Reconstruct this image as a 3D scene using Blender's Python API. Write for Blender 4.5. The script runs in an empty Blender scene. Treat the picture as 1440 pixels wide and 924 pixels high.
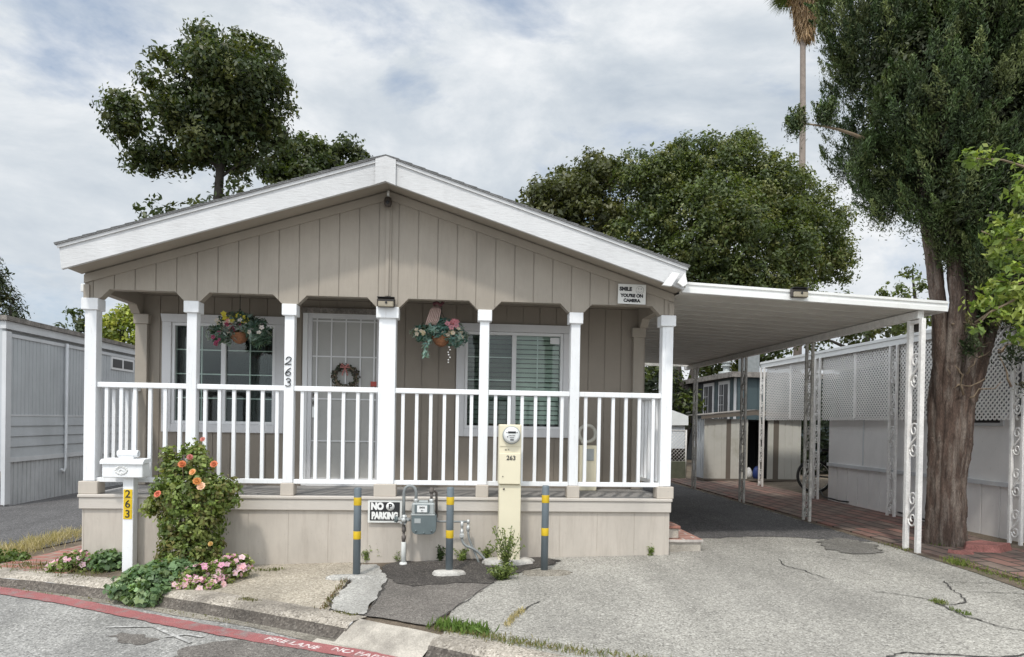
import bpy, bmesh, math, random
import numpy as np
from mathutils import Vector, Matrix
random.seed(7)
RNG = np.random.default_rng(11)
PI = math.pi
S = bpy.context.scene
COL = S.collection

# ------------------------------------------------------------------ camera model (photo pixels -> rays)
FPX, SY = 963.7, 138.57
yaw, pitch, roll = [math.radians(a) for a in (4.598, -0.4484, 0.9865)]
CAM = Vector((0, 0, 1.55))
FW = Vector((math.sin(yaw)*math.cos(pitch), math.cos(yaw)*math.cos(pitch), math.sin(pitch)))
RT0 = Vector((math.cos(yaw), -math.sin(yaw), 0)); UP0 = RT0.cross(FW)
RT = RT0*math.cos(roll) + UP0*math.sin(roll); UP = UP0*math.cos(roll) - RT0*math.sin(roll)
def ray(x, y): return RT*((x-720)/FPX) - UP*((y-462-SY)/FPX) + FW
def onY(x, y, Y): d = ray(x, y); return CAM + d*(Y/d.y)
def onX(x, y, X): d = ray(x, y); return CAM + d*(X/d.x)
def land(x, y): return .071 + .0253*x - .02*max(0.0, 7.3-y)
def onG(x, y, off=0.0):
    d = ray(x, y)
    for c in (0.0, .02):
        t = (1.55-.071-off+7.3*c)/(-(d.z-.0253*d.x-c*d.y)); P = CAM + d*t
        if P.y >= 7.3 and c == 0.0: return P
    return P
def K(x):                                   # kerb line
    if x < -6: return K(-6) - .30*(x+6)
    if x > 1.5: return K(1.5) - .80*(x-1.5)
    return 4.66 - .712*x - .0357*x*x
def Ks(x): return (K(x+.01)-K(x-.01))/.02
def kerb_pt(x, d, dz=0.0):                  # point at distance d on the house side of the kerb line
    s = Ks(x); n = Vector((-s, 1, 0)).normalized(); p = Vector((x, K(x), 0)) + n*d
    return Vector((p.x, p.y, .071+.0253*p.x-.02*(7.3-p.y)+dz))
def road(x, y): return .071 + .0253*x - .02*(7.3-y) - .10

# ------------------------------------------------------------------ materials
def new_mat(name):
    m = bpy.data.materials.new(name); m.use_nodes = True
    nt = m.node_tree; nt.nodes.clear()
    out = nt.nodes.new('ShaderNodeOutputMaterial'); b = nt.nodes.new('ShaderNodeBsdfPrincipled')
    nt.links.new(b.outputs[0], out.inputs[0])
    return m, nt, b, out
def N(nt, t, **kw):
    n = nt.nodes.new(t)
    for k, v in kw.items():
        if k.startswith('i_'): n.inputs[k[2:].replace('_', ' ')].default_value = v
        else: setattr(n, k, v)
    return n
def mixc(nt, fac, a, b, blend='MIX'):
    n = nt.nodes.new('ShaderNodeMix'); n.data_type = 'RGBA'; n.blend_type = blend
    for s, v in ((n.inputs[0], fac), (n.inputs[6], a), (n.inputs[7], b)):
        if isinstance(v, bpy.types.NodeSocket): nt.links.new(v, s)
        elif isinstance(v, (int, float)): s.default_value = v
        else: s.default_value = (*v, 1) if len(v) == 3 else v
    return n.outputs[2]
def ramp(nt, fac, stops):
    r = nt.nodes.new('ShaderNodeValToRGB'); cr = r.color_ramp
    while len(cr.elements) < len(stops): cr.elements.new(.5)
    for e, (p, c) in zip(cr.elements, stops):
        e.position = p; e.color = (c, c, c, 1) if isinstance(c, (int, float)) else (*c, 1)
    nt.links.new(fac, r.inputs[0]); return r.outputs[0]
def noise(nt, vec, scale, detail=4, rough=.6, dist=0.0):
    n = nt.nodes.new('ShaderNodeTexNoise'); n.inputs['Scale'].default_value = scale
    n.inputs['Detail'].default_value = detail; n.inputs['Roughness'].default_value = rough; n.inputs['Distortion'].default_value = dist
    nt.links.new(vec, n.inputs['Vector']); return n.outputs['Fac']
def coords(nt, stretch=(1, 1, 1), rnd=False):
    g = nt.nodes.new('ShaderNodeNewGeometry'); mp = nt.nodes.new('ShaderNodeMapping'); mp.inputs['Scale'].default_value = stretch
    nt.links.new(g.outputs['Position'], mp.inputs['Vector']); return mp.outputs[0]
def bump(nt, b, h, strength, dist=.01):
    n = nt.nodes.new('ShaderNodeBump'); n.inputs['Strength'].default_value = strength; n.inputs['Distance'].default_value = dist
    nt.links.new(h, n.inputs['Height']); nt.links.new(n.outputs[0], b.inputs['Normal'])
def M(name, c, rough=.6, var=.12, scale=2.0, fine=0.0, fscale=60, bmp=0.0, bscale=40, stretch=(1, 1, 1), metal=0.0, c2=None, c2lo=.55, c2hi=.75, c2scale=1.5, spec=.5):
    m, nt, b, _ = new_mat(name); v = coords(nt, stretch)
    a = ramp(nt, noise(nt, v, scale), [(.3, tuple(x*(1-var) for x in c)), (.7, tuple(min(1, x*(1+var)) for x in c))])
    if c2: a = mixc(nt, ramp(nt, noise(nt, v, c2scale, 6, .65), [(c2lo, 0.0), (c2hi, 1.0)]), a, c2)
    if fine:
        a = mixc(nt, 1.0, a, ramp(nt, noise(nt, v, fscale, 2, .7), [(.3, 1-fine), (.7, 1+fine*.6 if fine < .6 else 1.3)]), 'MULTIPLY')
    nt.links.new(a, b.inputs['Base Color'])
    b.inputs['Roughness'].default_value = rough; b.inputs['Metallic'].default_value = metal; b.inputs['Specular IOR Level'].default_value = spec
    if bmp: bump(nt, b, noise(nt, v, bscale, 5, .6), bmp)
    return m
def aggregate(name, base, dark, light, sc=95, stain=(.2, .19, .18), stlo=.55, sthi=.8, stscale=.6, stamt=.5, bmp=.5):
    """exposed stone chips in a binder"""
    m, nt, b, _ = new_mat(name); v = coords(nt)
    vo = N(nt, 'ShaderNodeTexVoronoi'); vo.inputs['Scale'].default_value = sc; nt.links.new(v, vo.inputs['Vector'])
    sep = N(nt, 'ShaderNodeSeparateColor'); nt.links.new(vo.outputs['Color'], sep.inputs[0])
    chip = ramp(nt, sep.outputs[0], [(.0, dark), (.35, base), (.75, base), (1.0, light)])
    big = noise(nt, v, 1.3, 5, .6)
    c = mixc(nt, 1.0, chip, ramp(nt, big, [(.3, .86), (.7, 1.12)]), 'MULTIPLY')
    c = mixc(nt, 1.0, c, ramp(nt, noise(nt, v, 28, 3, .7), [(.3, .82), (.7, 1.15)]), 'MULTIPLY')
    c = mixc(nt, 1.0, c, ramp(nt, noise(nt, coords(nt, (1.5, .22, 1)), 1.0, 5, .6, .5), [(.34, .82), (.52, 1.0), (.7, 1.08)]), 'MULTIPLY')
    st = ramp(nt, noise(nt, v, stscale, 7, .62, .4), [(stlo, 0.0), (sthi, stamt)])
    c = mixc(nt, st, c, stain)
    nt.links.new(c, b.inputs['Base Color']); b.inputs['Roughness'].default_value = .9; b.inputs['Specular IOR Level'].default_value = .25
    bump(nt, b, vo.outputs['Distance'], bmp, .004)
    return m
def leaf_mat(name, trans=.3, rough=.45):
    m, nt, b, out = new_mat(name)
    at = N(nt, 'ShaderNodeAttribute', attribute_name='Col'); nt.links.new(at.outputs['Color'], b.inputs['Base Color'])
    b.inputs['Roughness'].default_value = rough; b.inputs['Specular IOR Level'].default_value = .4
    tr = N(nt, 'ShaderNodeBsdfTranslucent'); nt.links.new(mixc(nt, 1.0, at.outputs['Color'], (1.5, 1.6, .6), 'MULTIPLY'), tr.inputs[0])
    mx = N(nt, 'ShaderNodeMixShader'); mx.inputs[0].default_value = trans
    nt.links.new(b.outputs[0], mx.inputs[1]); nt.links.new(tr.outputs[0], mx.inputs[2]); nt.links.new(mx.outputs[0], out.inputs[0])
    return m
def glass_mat(name, tint=(.75, .82, .8), refl=.09):
    m, nt, b, out = new_mat(name)
    t = N(nt, 'ShaderNodeBsdfTransparent'); t.inputs[0].default_value = (*tint, 1)
    g = N(nt, 'ShaderNodeBsdfGlossy'); g.inputs['Roughness'].default_value = .02
    lw = N(nt, 'ShaderNodeLayerWeight'); lw.inputs[0].default_value = .06
    mth = N(nt, 'ShaderNodeMath', operation='ADD'); nt.links.new(lw.outputs['Fresnel'], mth.inputs[0]); mth.inputs[1].default_value = refl
    mx = N(nt, 'ShaderNodeMixShader'); nt.links.new(mth.outputs[0], mx.inputs[0]); nt.links.new(t.outputs[0], mx.inputs[1]); nt.links.new(g.outputs[0], mx.inputs[2])
    nt.links.new(mx.outputs[0], out.inputs[0]); return m
def painted(name, c, grain=(14, 14, 1.6), var=.07, bmp=.25, dirt=(.3, .28, .25), dlo=.62, dhi=.9, damt=.35, rough=.6):
    """painted wood: faint grain along z, weathering blotches"""
    m, nt, b, _ = new_mat(name); v = coords(nt); vg = coords(nt, grain)
    a = ramp(nt, noise(nt, v, 1.7, 4), [(.3, tuple(x*(1-var) for x in c)), (.7, tuple(min(1, x*(1+var)) for x in c))])
    f = ramp(nt, noise(nt, vg, 3.0, 6, .7), [(dlo, 0.0), (dhi, damt)])
    a = mixc(nt, f, a, dirt)
    a = mixc(nt, 1.0, a, ramp(nt, noise(nt, coords(nt, (1, 1, .45)), .9, 6, .65, .6), [(.32, .88), (.5, 1.0), (.7, 1.06)]), 'MULTIPLY')
    a = mixc(nt, ramp(nt, noise(nt, v, 42, 2, .5), [(.70, 0.0), (.76, .35)]), a, dirt)
    nt.links.new(a, b.inputs['Base Color']); b.inputs['Roughness'].default_value = rough; b.inputs['Specular IOR Level'].default_value = .35
    bump(nt, b, noise(nt, vg, 5.0, 6, .7), bmp, .006); return m
def brick_mat(name, c1, c2, mortar, scale=1.0, w=.22, h=.11, rot=0.0, ms=.012):
    m, nt, b, _ = new_mat(name)
    g = N(nt, 'ShaderNodeNewGeometry'); mp = N(nt, 'ShaderNodeMapping'); mp.inputs['Rotation'].default_value = (0, 0, rot)
    nt.links.new(g.outputs['Position'], mp.inputs['Vector'])
    bt = N(nt, 'ShaderNodeTexBrick'); nt.links.new(mp.outputs[0], bt.inputs['Vector'])
    bt.inputs['Scale'].default_value = scale; bt.inputs['Brick Width'].default_value = w; bt.inputs['Row Height'].default_value = h
    bt.inputs['Mortar Size'].default_value = ms; bt.inputs['Mortar Smooth'].default_value = .3; bt.inputs['Bias'].default_value = 0
    bt.inputs['Color1'].default_value = (*c1, 1); bt.inputs['Color2'].default_value = (*c2, 1); bt.inputs['Mortar'].default_value = (*mortar, 1)
    c = mixc(nt, 1.0, bt.outputs['Color'], ramp(nt, noise(nt, mp.outputs[0], 5, 6, .7), [(.3, .6), (.7, 1.25)]), 'MULTIPLY')
    c = mixc(nt, ramp(nt, noise(nt, mp.outputs[0], 1.3, 5, .6), [(.5, 0.0), (.75, .6)]), c, (.11, .1, .085))
    nt.links.new(c, b.inputs['Base Color']); b.inputs['Roughness'].default_value = .9
    bump(nt, b, bt.outputs['Fac'], -.6, .01); return m

MT = dict(
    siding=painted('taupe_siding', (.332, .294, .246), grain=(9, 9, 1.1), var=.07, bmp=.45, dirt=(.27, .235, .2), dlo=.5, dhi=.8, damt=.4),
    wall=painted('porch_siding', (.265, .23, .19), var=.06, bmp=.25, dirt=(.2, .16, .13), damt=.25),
    trim_t=painted('taupe_trim', (.342, .303, .254), grain=(2, 14, 14), var=.05),
    skirt=painted('skirting_paint', (.5, .452, .395), grain=(4.5, 4.5, .55), var=.08, bmp=.12, dirt=(.3, .255, .215), dlo=.48, dhi=.76, damt=.42),
    band=painted('band_paint', (.53, .49, .44), grain=(1.0, 14, 14), var=.06, dirt=(.3, .27, .24), dlo=.55, damt=.4),
    block=painted('block_paint', (.5, .45, .39), var=.06),
    white=painted('white_paint', (.81, .82, .83), var=.02, bmp=.15, dirt=(.4, .37, .33), dlo=.55, dhi=.82, damt=.42),
    fascia=painted('fascia_paint', (.61, .61, .61), grain=(2.5, 14, 14), var=.04, bmp=.8, dirt=(.36, .34, .33), dlo=.52, dhi=.8, damt=.45),
    wtrim=painted('window_trim_paint', (.66, .655, .66), var=.03, damt=.15),
    vinyl=M('white_vinyl', (.72, .72, .72), .4, .03),
    deck=painted('deck_paint', (.32, .31, .3), grain=(1.2, 14, 14), var=.1, dirt=(.16, .15, .14), dlo=.5, damt=.5),
    shingle=M('roof_shingle', (.19, .19, .19), .95, .25, 6, .4, 90, .8, 40),
    dark=M('dark_room', (.015, .015, .017), .9), black=M('black_plastic', (.02, .02, .022), .45, .1),
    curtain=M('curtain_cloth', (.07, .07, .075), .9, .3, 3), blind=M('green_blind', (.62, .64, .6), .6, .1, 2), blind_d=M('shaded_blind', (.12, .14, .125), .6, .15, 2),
    glass=glass_mat('window_glass', (.84, .9, .87), .04),
    screen=M('door_screen', (.43, .425, .405), .7, .06, 3, .1, 300), doorp=M('door_panel', (.5, .48, .44), .5, .05),
    steel=M('galvanised_steel', (.45, .46, .47), .45, .15, 6, metal=.6), iron=M('weathered_iron', (.56, .54, .5), .6, .3, 9, .3, 60, metal=.1),
    iron_w=M('white_iron', (.82, .8, .77), .5, .1, 9, .12, 50),
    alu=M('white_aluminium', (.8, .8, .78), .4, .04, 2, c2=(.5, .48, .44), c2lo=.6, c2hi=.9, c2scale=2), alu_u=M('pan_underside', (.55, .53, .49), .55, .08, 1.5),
    conc=aggregate('driveway_aggregate', (.345, .33, .295), (.165, .155, .14), (.54, .52, .47), 92, (.19, .18, .165), .5, .78, .55, .45, .4),
    walk=aggregate('walk_aggregate', (.4, .355, .285), (.2, .175, .14), (.6, .54, .45), 85, (.19, .165, .13), .48, .75, 1.1, .55),
    patchw=aggregate('pale_concrete', (.43, .42, .39), (.26, .25, .235), (.62, .6, .56), 100, (.25, .24, .22), .46, .72, 2.2, .6),
    damp=aggregate('damp_aggregate', (.2, .19, .172), (.1, .095, .085), (.32, .305, .28), 92, (.12, .115, .1), .45, .7, 1.5, .6), asph_d=aggregate('black_asphalt', (.075, .068, .062), (.035, .03, .03), (.2, .18, .16), 110, (.03, .028, .026), .5, .8, 2, .5),
    asph_m=aggregate('worn_asphalt', (.165, .15, .135), (.08, .07, .065), (.3, .28, .25), 120, (.07, .065, .06), .55, .8, 2.2, .5),
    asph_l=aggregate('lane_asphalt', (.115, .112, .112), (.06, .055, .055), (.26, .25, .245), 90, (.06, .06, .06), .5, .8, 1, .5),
    road=aggregate('road_asphalt', (.3, .293, .275), (.135, .132, .127), (.52, .505, .48), 88, (.12, .117, .114), .47, .68, .8, .75),
    kerb=aggregate('kerb_aggregate', (.38, .34, .285), (.17, .15, .125), (.58, .53, .46), 85, (.11, .097, .083), .45, .7, 2.0, .75),
    kerb_face=aggregate('kerb_face_dark', (.115, .1, .085), (.06, .052, .045), (.2, .18, .155), 75, (.05, .045, .04), .5, .75, 2, .6),  # kerb face is darker than the kerb top
    gutter=aggregate('gutter_concrete', (.27, .245, .205), (.14, .125, .1), (.42, .39, .33), 100, (.1, .09, .075), .48, .7, 1.6, .6),
    apron=M('smooth_concrete', (.47, .43, .37), .85, .16, 3.2, .25, 90, .4, 60, c2=(.2, .18, .155), c2lo=.45, c2hi=.72, c2scale=2.5),
    footing=M('footing_concrete', (.52, .5, .46), .85, .15, 5, .25, 80, .5, 40, c2=(.27, .25, .22), c2lo=.48, c2hi=.72, c2scale=6),
    red=M('red_line_paint', (.34, .12, .118), .8, .15, 3, .45, 120, .2, 70, c2=(.25, .19, .18), c2lo=.5, c2hi=.66, c2scale=7),
    roadwhite=M('worn_white_paint', (.68, .62, .6), .8, .1, 8, .2, 90, c2=(.42, .16, .16), c2lo=.5, c2hi=.62, c2scale=40), roadmark=M('faded_mark', (.5, .49, .47), .85, .15, 9, .4, 80, c2=(.3, .295, .28), c2lo=.42, c2hi=.56, c2scale=14),
    soil=M('garden_soil', (.16, .125, .09), .95, .3, 5, .5, 70, 1.0, 30, c2=(.1, .1, .045), c2scale=2),
    brickp=brick_mat('red_brick_path', (.36, .16, .125), (.29, .125, .1), (.3, .25, .2), 1, .3, .15, .35, .02),
    brickr=brick_mat('old_brick_path', (.25, .125, .1), (.22, .165, .135), (.055, .046, .04), 1, .42, .2, PI/2, .02),
    step=brick_mat('step_brick', (.42, .2, .15), (.36, .17, .13), (.5, .46, .42), 1, .3, .12, 0),
    ngrey=painted('grey_siding', (.47, .49, .505), grain=(8, 8, .9), var=.06, dirt=(.27, .27, .27), damt=.3),
    nlight=painted('pale_grey_trim', (.6, .61, .62), grain=(3, 3, 3), var=.05), nskirt=painted('peeling_skirting', (.5, .51, .52), grain=(16, 16, .6), var=.1, bmp=.3, dirt=(.22, .21, .2), dlo=.5, dhi=.66, damt=.6),
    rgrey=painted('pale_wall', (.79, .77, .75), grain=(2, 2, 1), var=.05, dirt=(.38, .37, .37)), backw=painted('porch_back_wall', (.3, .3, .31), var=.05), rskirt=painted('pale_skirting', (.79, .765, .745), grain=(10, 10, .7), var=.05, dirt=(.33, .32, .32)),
    lattice=M('lattice_vinyl', (.9, .88, .85), .5, .05), roofedge=M('weathered_roof_edge', (.22, .2, .18), .9, .4, 6, .4, 40),
    teal=painted('slate_blue_siding', (.06, .085, .092), var=.08, damt=.15), teal_d=painted('shaded_blue_siding', (.045, .05, .055), var=.1, damt=.1),
    shed=M('beige_sheet_metal', (.6, .59, .54), .5, .06, 2, c2=(.42, .4, .32), c2lo=.55, c2hi=.8), shed_b=M('brown_sheet_metal', (.17, .145, .12), .5, .1), shed_w=M('white_sheet_metal', (.62, .65, .68), .45, .05),
    blue=M('blue_plastic', (.025, .05, .2), .5, .3, 8, bmp=1.0, bscale=12), cloth=M('pale_cloth', (.6, .6, .6), .9, .2, 8), tarp=M('white_tarp', (.75, .76, .74), .6, .1, 2, bmp=.6, bscale=6),
    block_wall=brick_mat('mossy_block', (.25, .25, .22), (.2, .2, .17), (.12, .13, .09), 1, .4, .2, 0),
    bark=M('cypress_bark', (.105, .07, .054), .95, .5, 3, .6, 26, 1.0, 22, stretch=(7, 7, 1.2), c2=(.27, .225, .19), c2lo=.46, c2hi=.66, c2scale=1.6), bark_d=M('dark_bark', (.045, .038, .032), .95, .3, 5, bmp=.8, bscale=14), bark_p=M('palm_bark', (.24, .2, .17), .95, .2, 3, bmp=.6, bscale=20),
    stem=M('green_stem', (.12, .15, .05), .7, .2, 10), twig=M('twig_bark', (.2, .15, .1), .8, .2, 10),
    leaf=leaf_mat('leaf'), needle=leaf_mat('needle_spray', .15, .6), petal=leaf_mat('petal', .35, .6), dry=leaf_mat('dry_frond', .2, .8),
    cream=M('cream_enamel', (.73, .67, .5), .45, .04, 2, c2=(.55, .48, .32), c2lo=.65, c2hi=.9), dial=M('dial_face', (.75, .76, .75), .3, .03), ink=M('black_ink', (.02, .02, .022), .6),
    bollard=M('grey_enamel', (.14, .17, .19), .45, .1, 5), yellow=M('yellow_band', (.62, .42, .015), .5, .12, 8), plate_y=M('yellow_plate', (.7, .48, .01), .45, .08, 8),
    mgrey=M('meter_grey', (.12, .15, .155), .45, .1, 8), mpale=M('pale_meter_case', (.36, .385, .38), .45, .1, 8), pipe=M('pipe_grey', (.22, .235, .235), .5, .15, 12), pvc=M('white_pipe', (.68, .69, .66), .5, .08, 6), valve=M('silver_valve', (.5, .51, .5), .4, .2, 20, metal=.4), rustp=M('dark_fitting', (.12, .105, .095), .7, .3, 20),
    sblack=M('sign_black', (.02, .02, .022), .5), swhite=M('sign_white', (.72, .72, .69), .5, .05), sletter=M('letter_white', (.8, .8, .78), .5, .03),
    lampb=M('bronze_plastic', (.055, .045, .038), .4, .1), solar=M('solar_lens', (.32, .28, .21), .25, .1, 12),
    wicker=M('coir_basket', (.24, .105, .05), .9, .35, 14, .4, 60, .6, 50), wire=M('black_wire', (.03, .03, .03), .5),
    red_s=M('red_sticker', (.4, .06, .04), .5), rubber=M('tyre_rubber', (.02, .02, .02), .8), stone=M('red_stone', (.33, .14, .12), .9, .25, 8, .3, 60, .6, 20),
    tar=M('crack_fill', (.05, .046, .042), .95, .3, 20), hose=M('pale_hose', (.5, .48, .42), .5, .1), wine=M('wine_ribbon', (.5, .2, .18), .6), puddle=None,
)
_pm, _nt, _b, _ = new_mat('shallow_water')
_b.inputs['Base Color'].default_value = (.045, .04, .034, 1); _b.inputs['Roughness'].default_value = .06
MT['puddle'] = _pm

# ------------------------------------------------------------------ mesh builder
class MB:
    def __init__(s): s.v = []; s.f = []; s.sm = []
    def add(s, vs, fs, smooth=False):
        o = len(s.v); s.v += [tuple(x) for x in vs]; s.f += [tuple(i+o for i in f) for f in fs]; s.sm += [smooth]*len(fs); return s
    def box(s, x0, x1, y0, y1, z0, z1):
        return s.add([(x0,y0,z0),(x1,y0,z0),(x1,y1,z0),(x0,y1,z0),(x0,y0,z1),(x1,y0,z1),(x1,y1,z1),(x0,y1,z1)],
                     [(0,3,2,1),(4,5,6,7),(0,1,5,4),(1,2,6,5),(2,3,7,6),(3,0,4,7)])
    def cbox(s, c, sz): return s.box(c[0]-sz[0]/2, c[0]+sz[0]/2, c[1]-sz[1]/2, c[1]+sz[1]/2, c[2]-sz[2]/2, c[2]+sz[2]/2)
    def bbox(s, x0, x1, y0, y1, z0, z1, b=.004):
        """box with small chamfers on all edges"""
        bm = bmesh.new(); bmesh.ops.create_cube(bm, size=1)
        for v in bm.verts:
            v.co = Vector(((x0+x1)/2+v.co.x*(x1-x0), (y0+y1)/2+v.co.y*(y1-y0), (z0+z1)/2+v.co.z*(z1-z0)))
        bmesh.ops.bevel(bm, geom=list(bm.edges), offset=b, segments=1, affect='EDGES', profile=.5)
        bm.verts.ensure_lookup_table()
        s.add([v.co[:] for v in bm.verts], [[v.index for v in f.verts] for f in bm.faces]); bm.free(); return s
    def bar(s, p, q, w, h, up=(0, 0, 1)):
        p, q = Vector(p), Vector(q); d = (q-p).normalized(); u = Vector(up)
        if abs(d.dot(u)) > .98: u = Vector((0, 1, 0))
        a = d.cross(u).normalized(); c = a.cross(d)
        vs = [e + a*(i*w/2) + c*(j*h/2) for e in (p, q) for i, j in ((-1,-1),(1,-1),(1,1),(-1,1))]
        return s.add(vs, [(0,1,2,3),(7,6,5,4),(0,4,5,1),(1,5,6,2),(2,6,7,3),(3,7,4,0)])
    def tube(s, pts, r, n=8, cap=True, flat=None):
        pts = [Vector(p) for p in pts]; rs = r if isinstance(r, (list, tuple)) else [r]*len(pts)
        ref = Vector((.31, .77, .55)); vs = []; fs = []
        prev = None
        for i, p in enumerate(pts):
            d = (pts[min(i+1, len(pts)-1)] - pts[max(i-1, 0)]).normalized()
            a = (prev - d*prev.dot(d)) if prev else d.cross(ref)
            if a.length < 1e-5: a = d.cross(Vector((1, 0, 0)))
            a.normalize(); prev = a; b = d.cross(a)
            for k in range(n):
                t = 2*PI*k/n; vs.append(p + (a*math.cos(t) + b*math.sin(t))*rs[i])
        for i in range(len(pts)-1):
            for k in range(n):
                fs.append((i*n+k, i*n+(k+1)%n, (i+1)*n+(k+1)%n, (i+1)*n+k))
        if cap: fs += [tuple(range(n))[::-1], tuple((len(pts)-1)*n+k for k in range(n))]
        return s.add(vs, fs, True)
    def lathe(s, c, prof, n=20, axis='z'):
        vs = []; fs = []
        for r, h in prof:
            for k in range(n):
                t = 2*PI*k/n; x, y = r*math.cos(t), r*math.sin(t)
                vs.append((c[0]+x, c[1]+y, c[2]+h) if axis == 'z' else ((c[0]+x, c[1]-h, c[2]+y) if axis == 'y' else (c[0]+h, c[1]+x, c[2]+y)))
        m = len(prof)
        for i in range(m-1):
            for k in range(n): fs.append((i*n+k, i*n+(k+1)%n, (i+1)*n+(k+1)%n, (i+1)*n+k))
        fs += [tuple(range(n))[::-1], tuple((m-1)*n+k for k in range(n))]
        return s.add(vs, fs, True)
    def prism(s, poly, fn, d0, d1):
        """2-D polygon (u,w) extruded from d0 to d1; fn(u,w,d)->world"""
        n = len(poly); vs = [fn(u, w, d0) for u, w in poly] + [fn(u, w, d1) for u, w in poly]
        return s.add(vs, [tuple(range(n))[::-1], tuple(range(n, 2*n))] + [(i, (i+1) % n, n+(i+1) % n, n+i) for i in range(n)])
    def boards(s, u0, u1, zb, zt, fn, sp=.205, off=0.0, gw=.011, gd=.009, th=.05, breaks=()):
        """grooved sheet siding: zb(u), zt(u) piecewise linear; d=0 the face, d>0 into the wall"""
        fb = zb if callable(zb) else (lambda u: zb); ft = zt if callable(zt) else (lambda u: zt)
        cuts = {u0, u1} | {b for b in breaks if u0 < b < u1}; gro = []
        k = math.ceil((u0-off)/sp)
        while off+k*sp < u1-gw:
            g = off+k*sp
            if g > u0+gw: gro.append((g-gw/2, g+gw/2)); cuts |= {g-gw/2, g+gw/2}
            k += 1
        cs = sorted(cuts)
        ing = lambda a, b: any(g0-1e-6 <= a and b <= g1+1e-6 for g0, g1 in gro)
        for a, b in zip(cs, cs[1:]):
            if b-a < 1e-6: continue
            d = gd if ing(a, b) else 0.0
            P = [fn(a, fb(a), d), fn(b, fb(b), d), fn(b, ft(b), d), fn(a, ft(a), d)]; s.add(P, [(0, 1, 2, 3)])
            if d:
                for g in (a, b): s.add([fn(g, fb(g), 0), fn(g, fb(g), gd), fn(g, ft(g), gd), fn(g, ft(g), 0)], [(0, 1, 2, 3)])
            s.add([fn(a, fb(a), d), fn(b, fb(b), d), fn(b, fb(b), th), fn(a, fb(a), th)], [(0, 1, 2, 3)])
            s.add([fn(a, ft(a), d), fn(b, ft(b), d), fn(b, ft(b), th), fn(a, ft(a), th)], [(0, 1, 2, 3)])
            s.add([fn(a, fb(a), th), fn(b, fb(b), th), fn(b, ft(b), th), fn(a, ft(a), th)], [(0, 1, 2, 3)])
        for u in (u0, u1): s.add([fn(u, fb(u), 0), fn(u, fb(u), th), fn(u, ft(u), th), fn(u, ft(u), 0)], [(0, 1, 2, 3)])
        return s
    def mesh(s, name, mat, origin=(0, 0, 0)):
        me = bpy.data.meshes.new(name); o = Vector(origin)
        me.from_pydata([tuple(Vector(v)-o) for v in s.v], [], s.f)
        bm = bmesh.new(); bm.from_mesh(me); bmesh.ops.recalc_face_normals(bm, faces=bm.faces); bm.to_mesh(me); bm.free()
        for p, sm in zip(me.polygons, s.sm): p.use_smooth = sm
        me.materials.append(mat); return me

def link(o, parent=None):
    COL.objects.link(o)
    if parent is not None: o.parent = parent
    return o
ORG = {}
def tag(o, label, cat, group=None, kind=None):
    if label: o['label'] = label
    if cat: o['category'] = cat
    if group: o['group'] = group
    if kind: o['kind'] = kind
    return o
def thing(name, label, cat, loc=(0, 0, 0), group=None):
    o = bpy.data.objects.new(name, None); o.empty_display_size = .2; link(o); o.location = loc; ORG[o.name] = Vector(loc)
    return tag(o, label, cat, group)
def part(name, mb, mat, parent, label=None):
    """mesh written in world coordinates, kept relative to its (unrotated) thing"""
    org = ORG[parent.name]; me = mb.mesh(name, MT[mat] if isinstance(mat, str) else mat, org) if isinstance(mb, MB) else mb
    o = bpy.data.objects.new(name, me); link(o, parent); ORG[o.name] = org
    if label: o['label'] = label
    return o
def single(name, mb, mat, label=None, cat=None, group=None, kind=None):
    o = bpy.data.objects.new(name, mb.mesh(name, MT[mat]) if isinstance(mb, MB) else mb); link(o); ORG[o.name] = Vector((0, 0, 0))
    return tag(o, label, cat, group, kind)
def copy_tree(o, parent=None, shift=(0, 0, 0), label=None):
    c = o.copy(); COL.objects.link(c); ORG[c.name] = ORG[o.name]
    if parent is None: c.location = Vector(o.location)+Vector(shift)
    else: c.parent = parent
    if label: c['label'] = label
    for ch in o.children: copy_tree(ch, c)
    return c
def text(name, s, size, P, ux, uy, mat, parent=None, ext=.0015, bold=0.0, shear=0.0, align='CENTER', sx=1.0):
    cu = bpy.data.curves.new(name, 'FONT'); cu.body = s; cu.size = size; cu.align_x = align; cu.align_y = 'CENTER'; cu.extrude = ext; cu.offset = bold; cu.shear = shear
    t = bpy.data.objects.new(name, cu); COL.objects.link(t)
    bpy.context.view_layer.update()
    me = bpy.data.meshes.new_from_object(t.evaluated_get(bpy.context.evaluated_depsgraph_get())); COL.objects.unlink(t); bpy.data.objects.remove(t)
    ux, uy = Vector(ux).normalized(), Vector(uy).normalized(); uz = ux.cross(uy)
    Mx = Matrix(((ux.x*sx, uy.x, uz.x, P[0]), (ux.y*sx, uy.y, uz.y, P[1]), (ux.z*sx, uy.z, uz.z, P[2]), (0, 0, 0, 1)))
    me.transform(Mx)
    if parent is not None: me.transform(Matrix.Translation(-ORG[parent.name]))
    me.materials.clear(); me.materials.append(MT[mat]); me.name = name
    o = bpy.data.objects.new(name, me); link(o, parent); ORG[o.name] = ORG[parent.name] if parent is not None else Vector((0, 0, 0)); return o
FR = lambda Y: (lambda u, w, d: (u, Y+d, w))       # front-facing wall at depth Y
SX = lambda X, s: (lambda u, w, d: (X+s*d, u, w))  # side wall, u along depth

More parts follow.
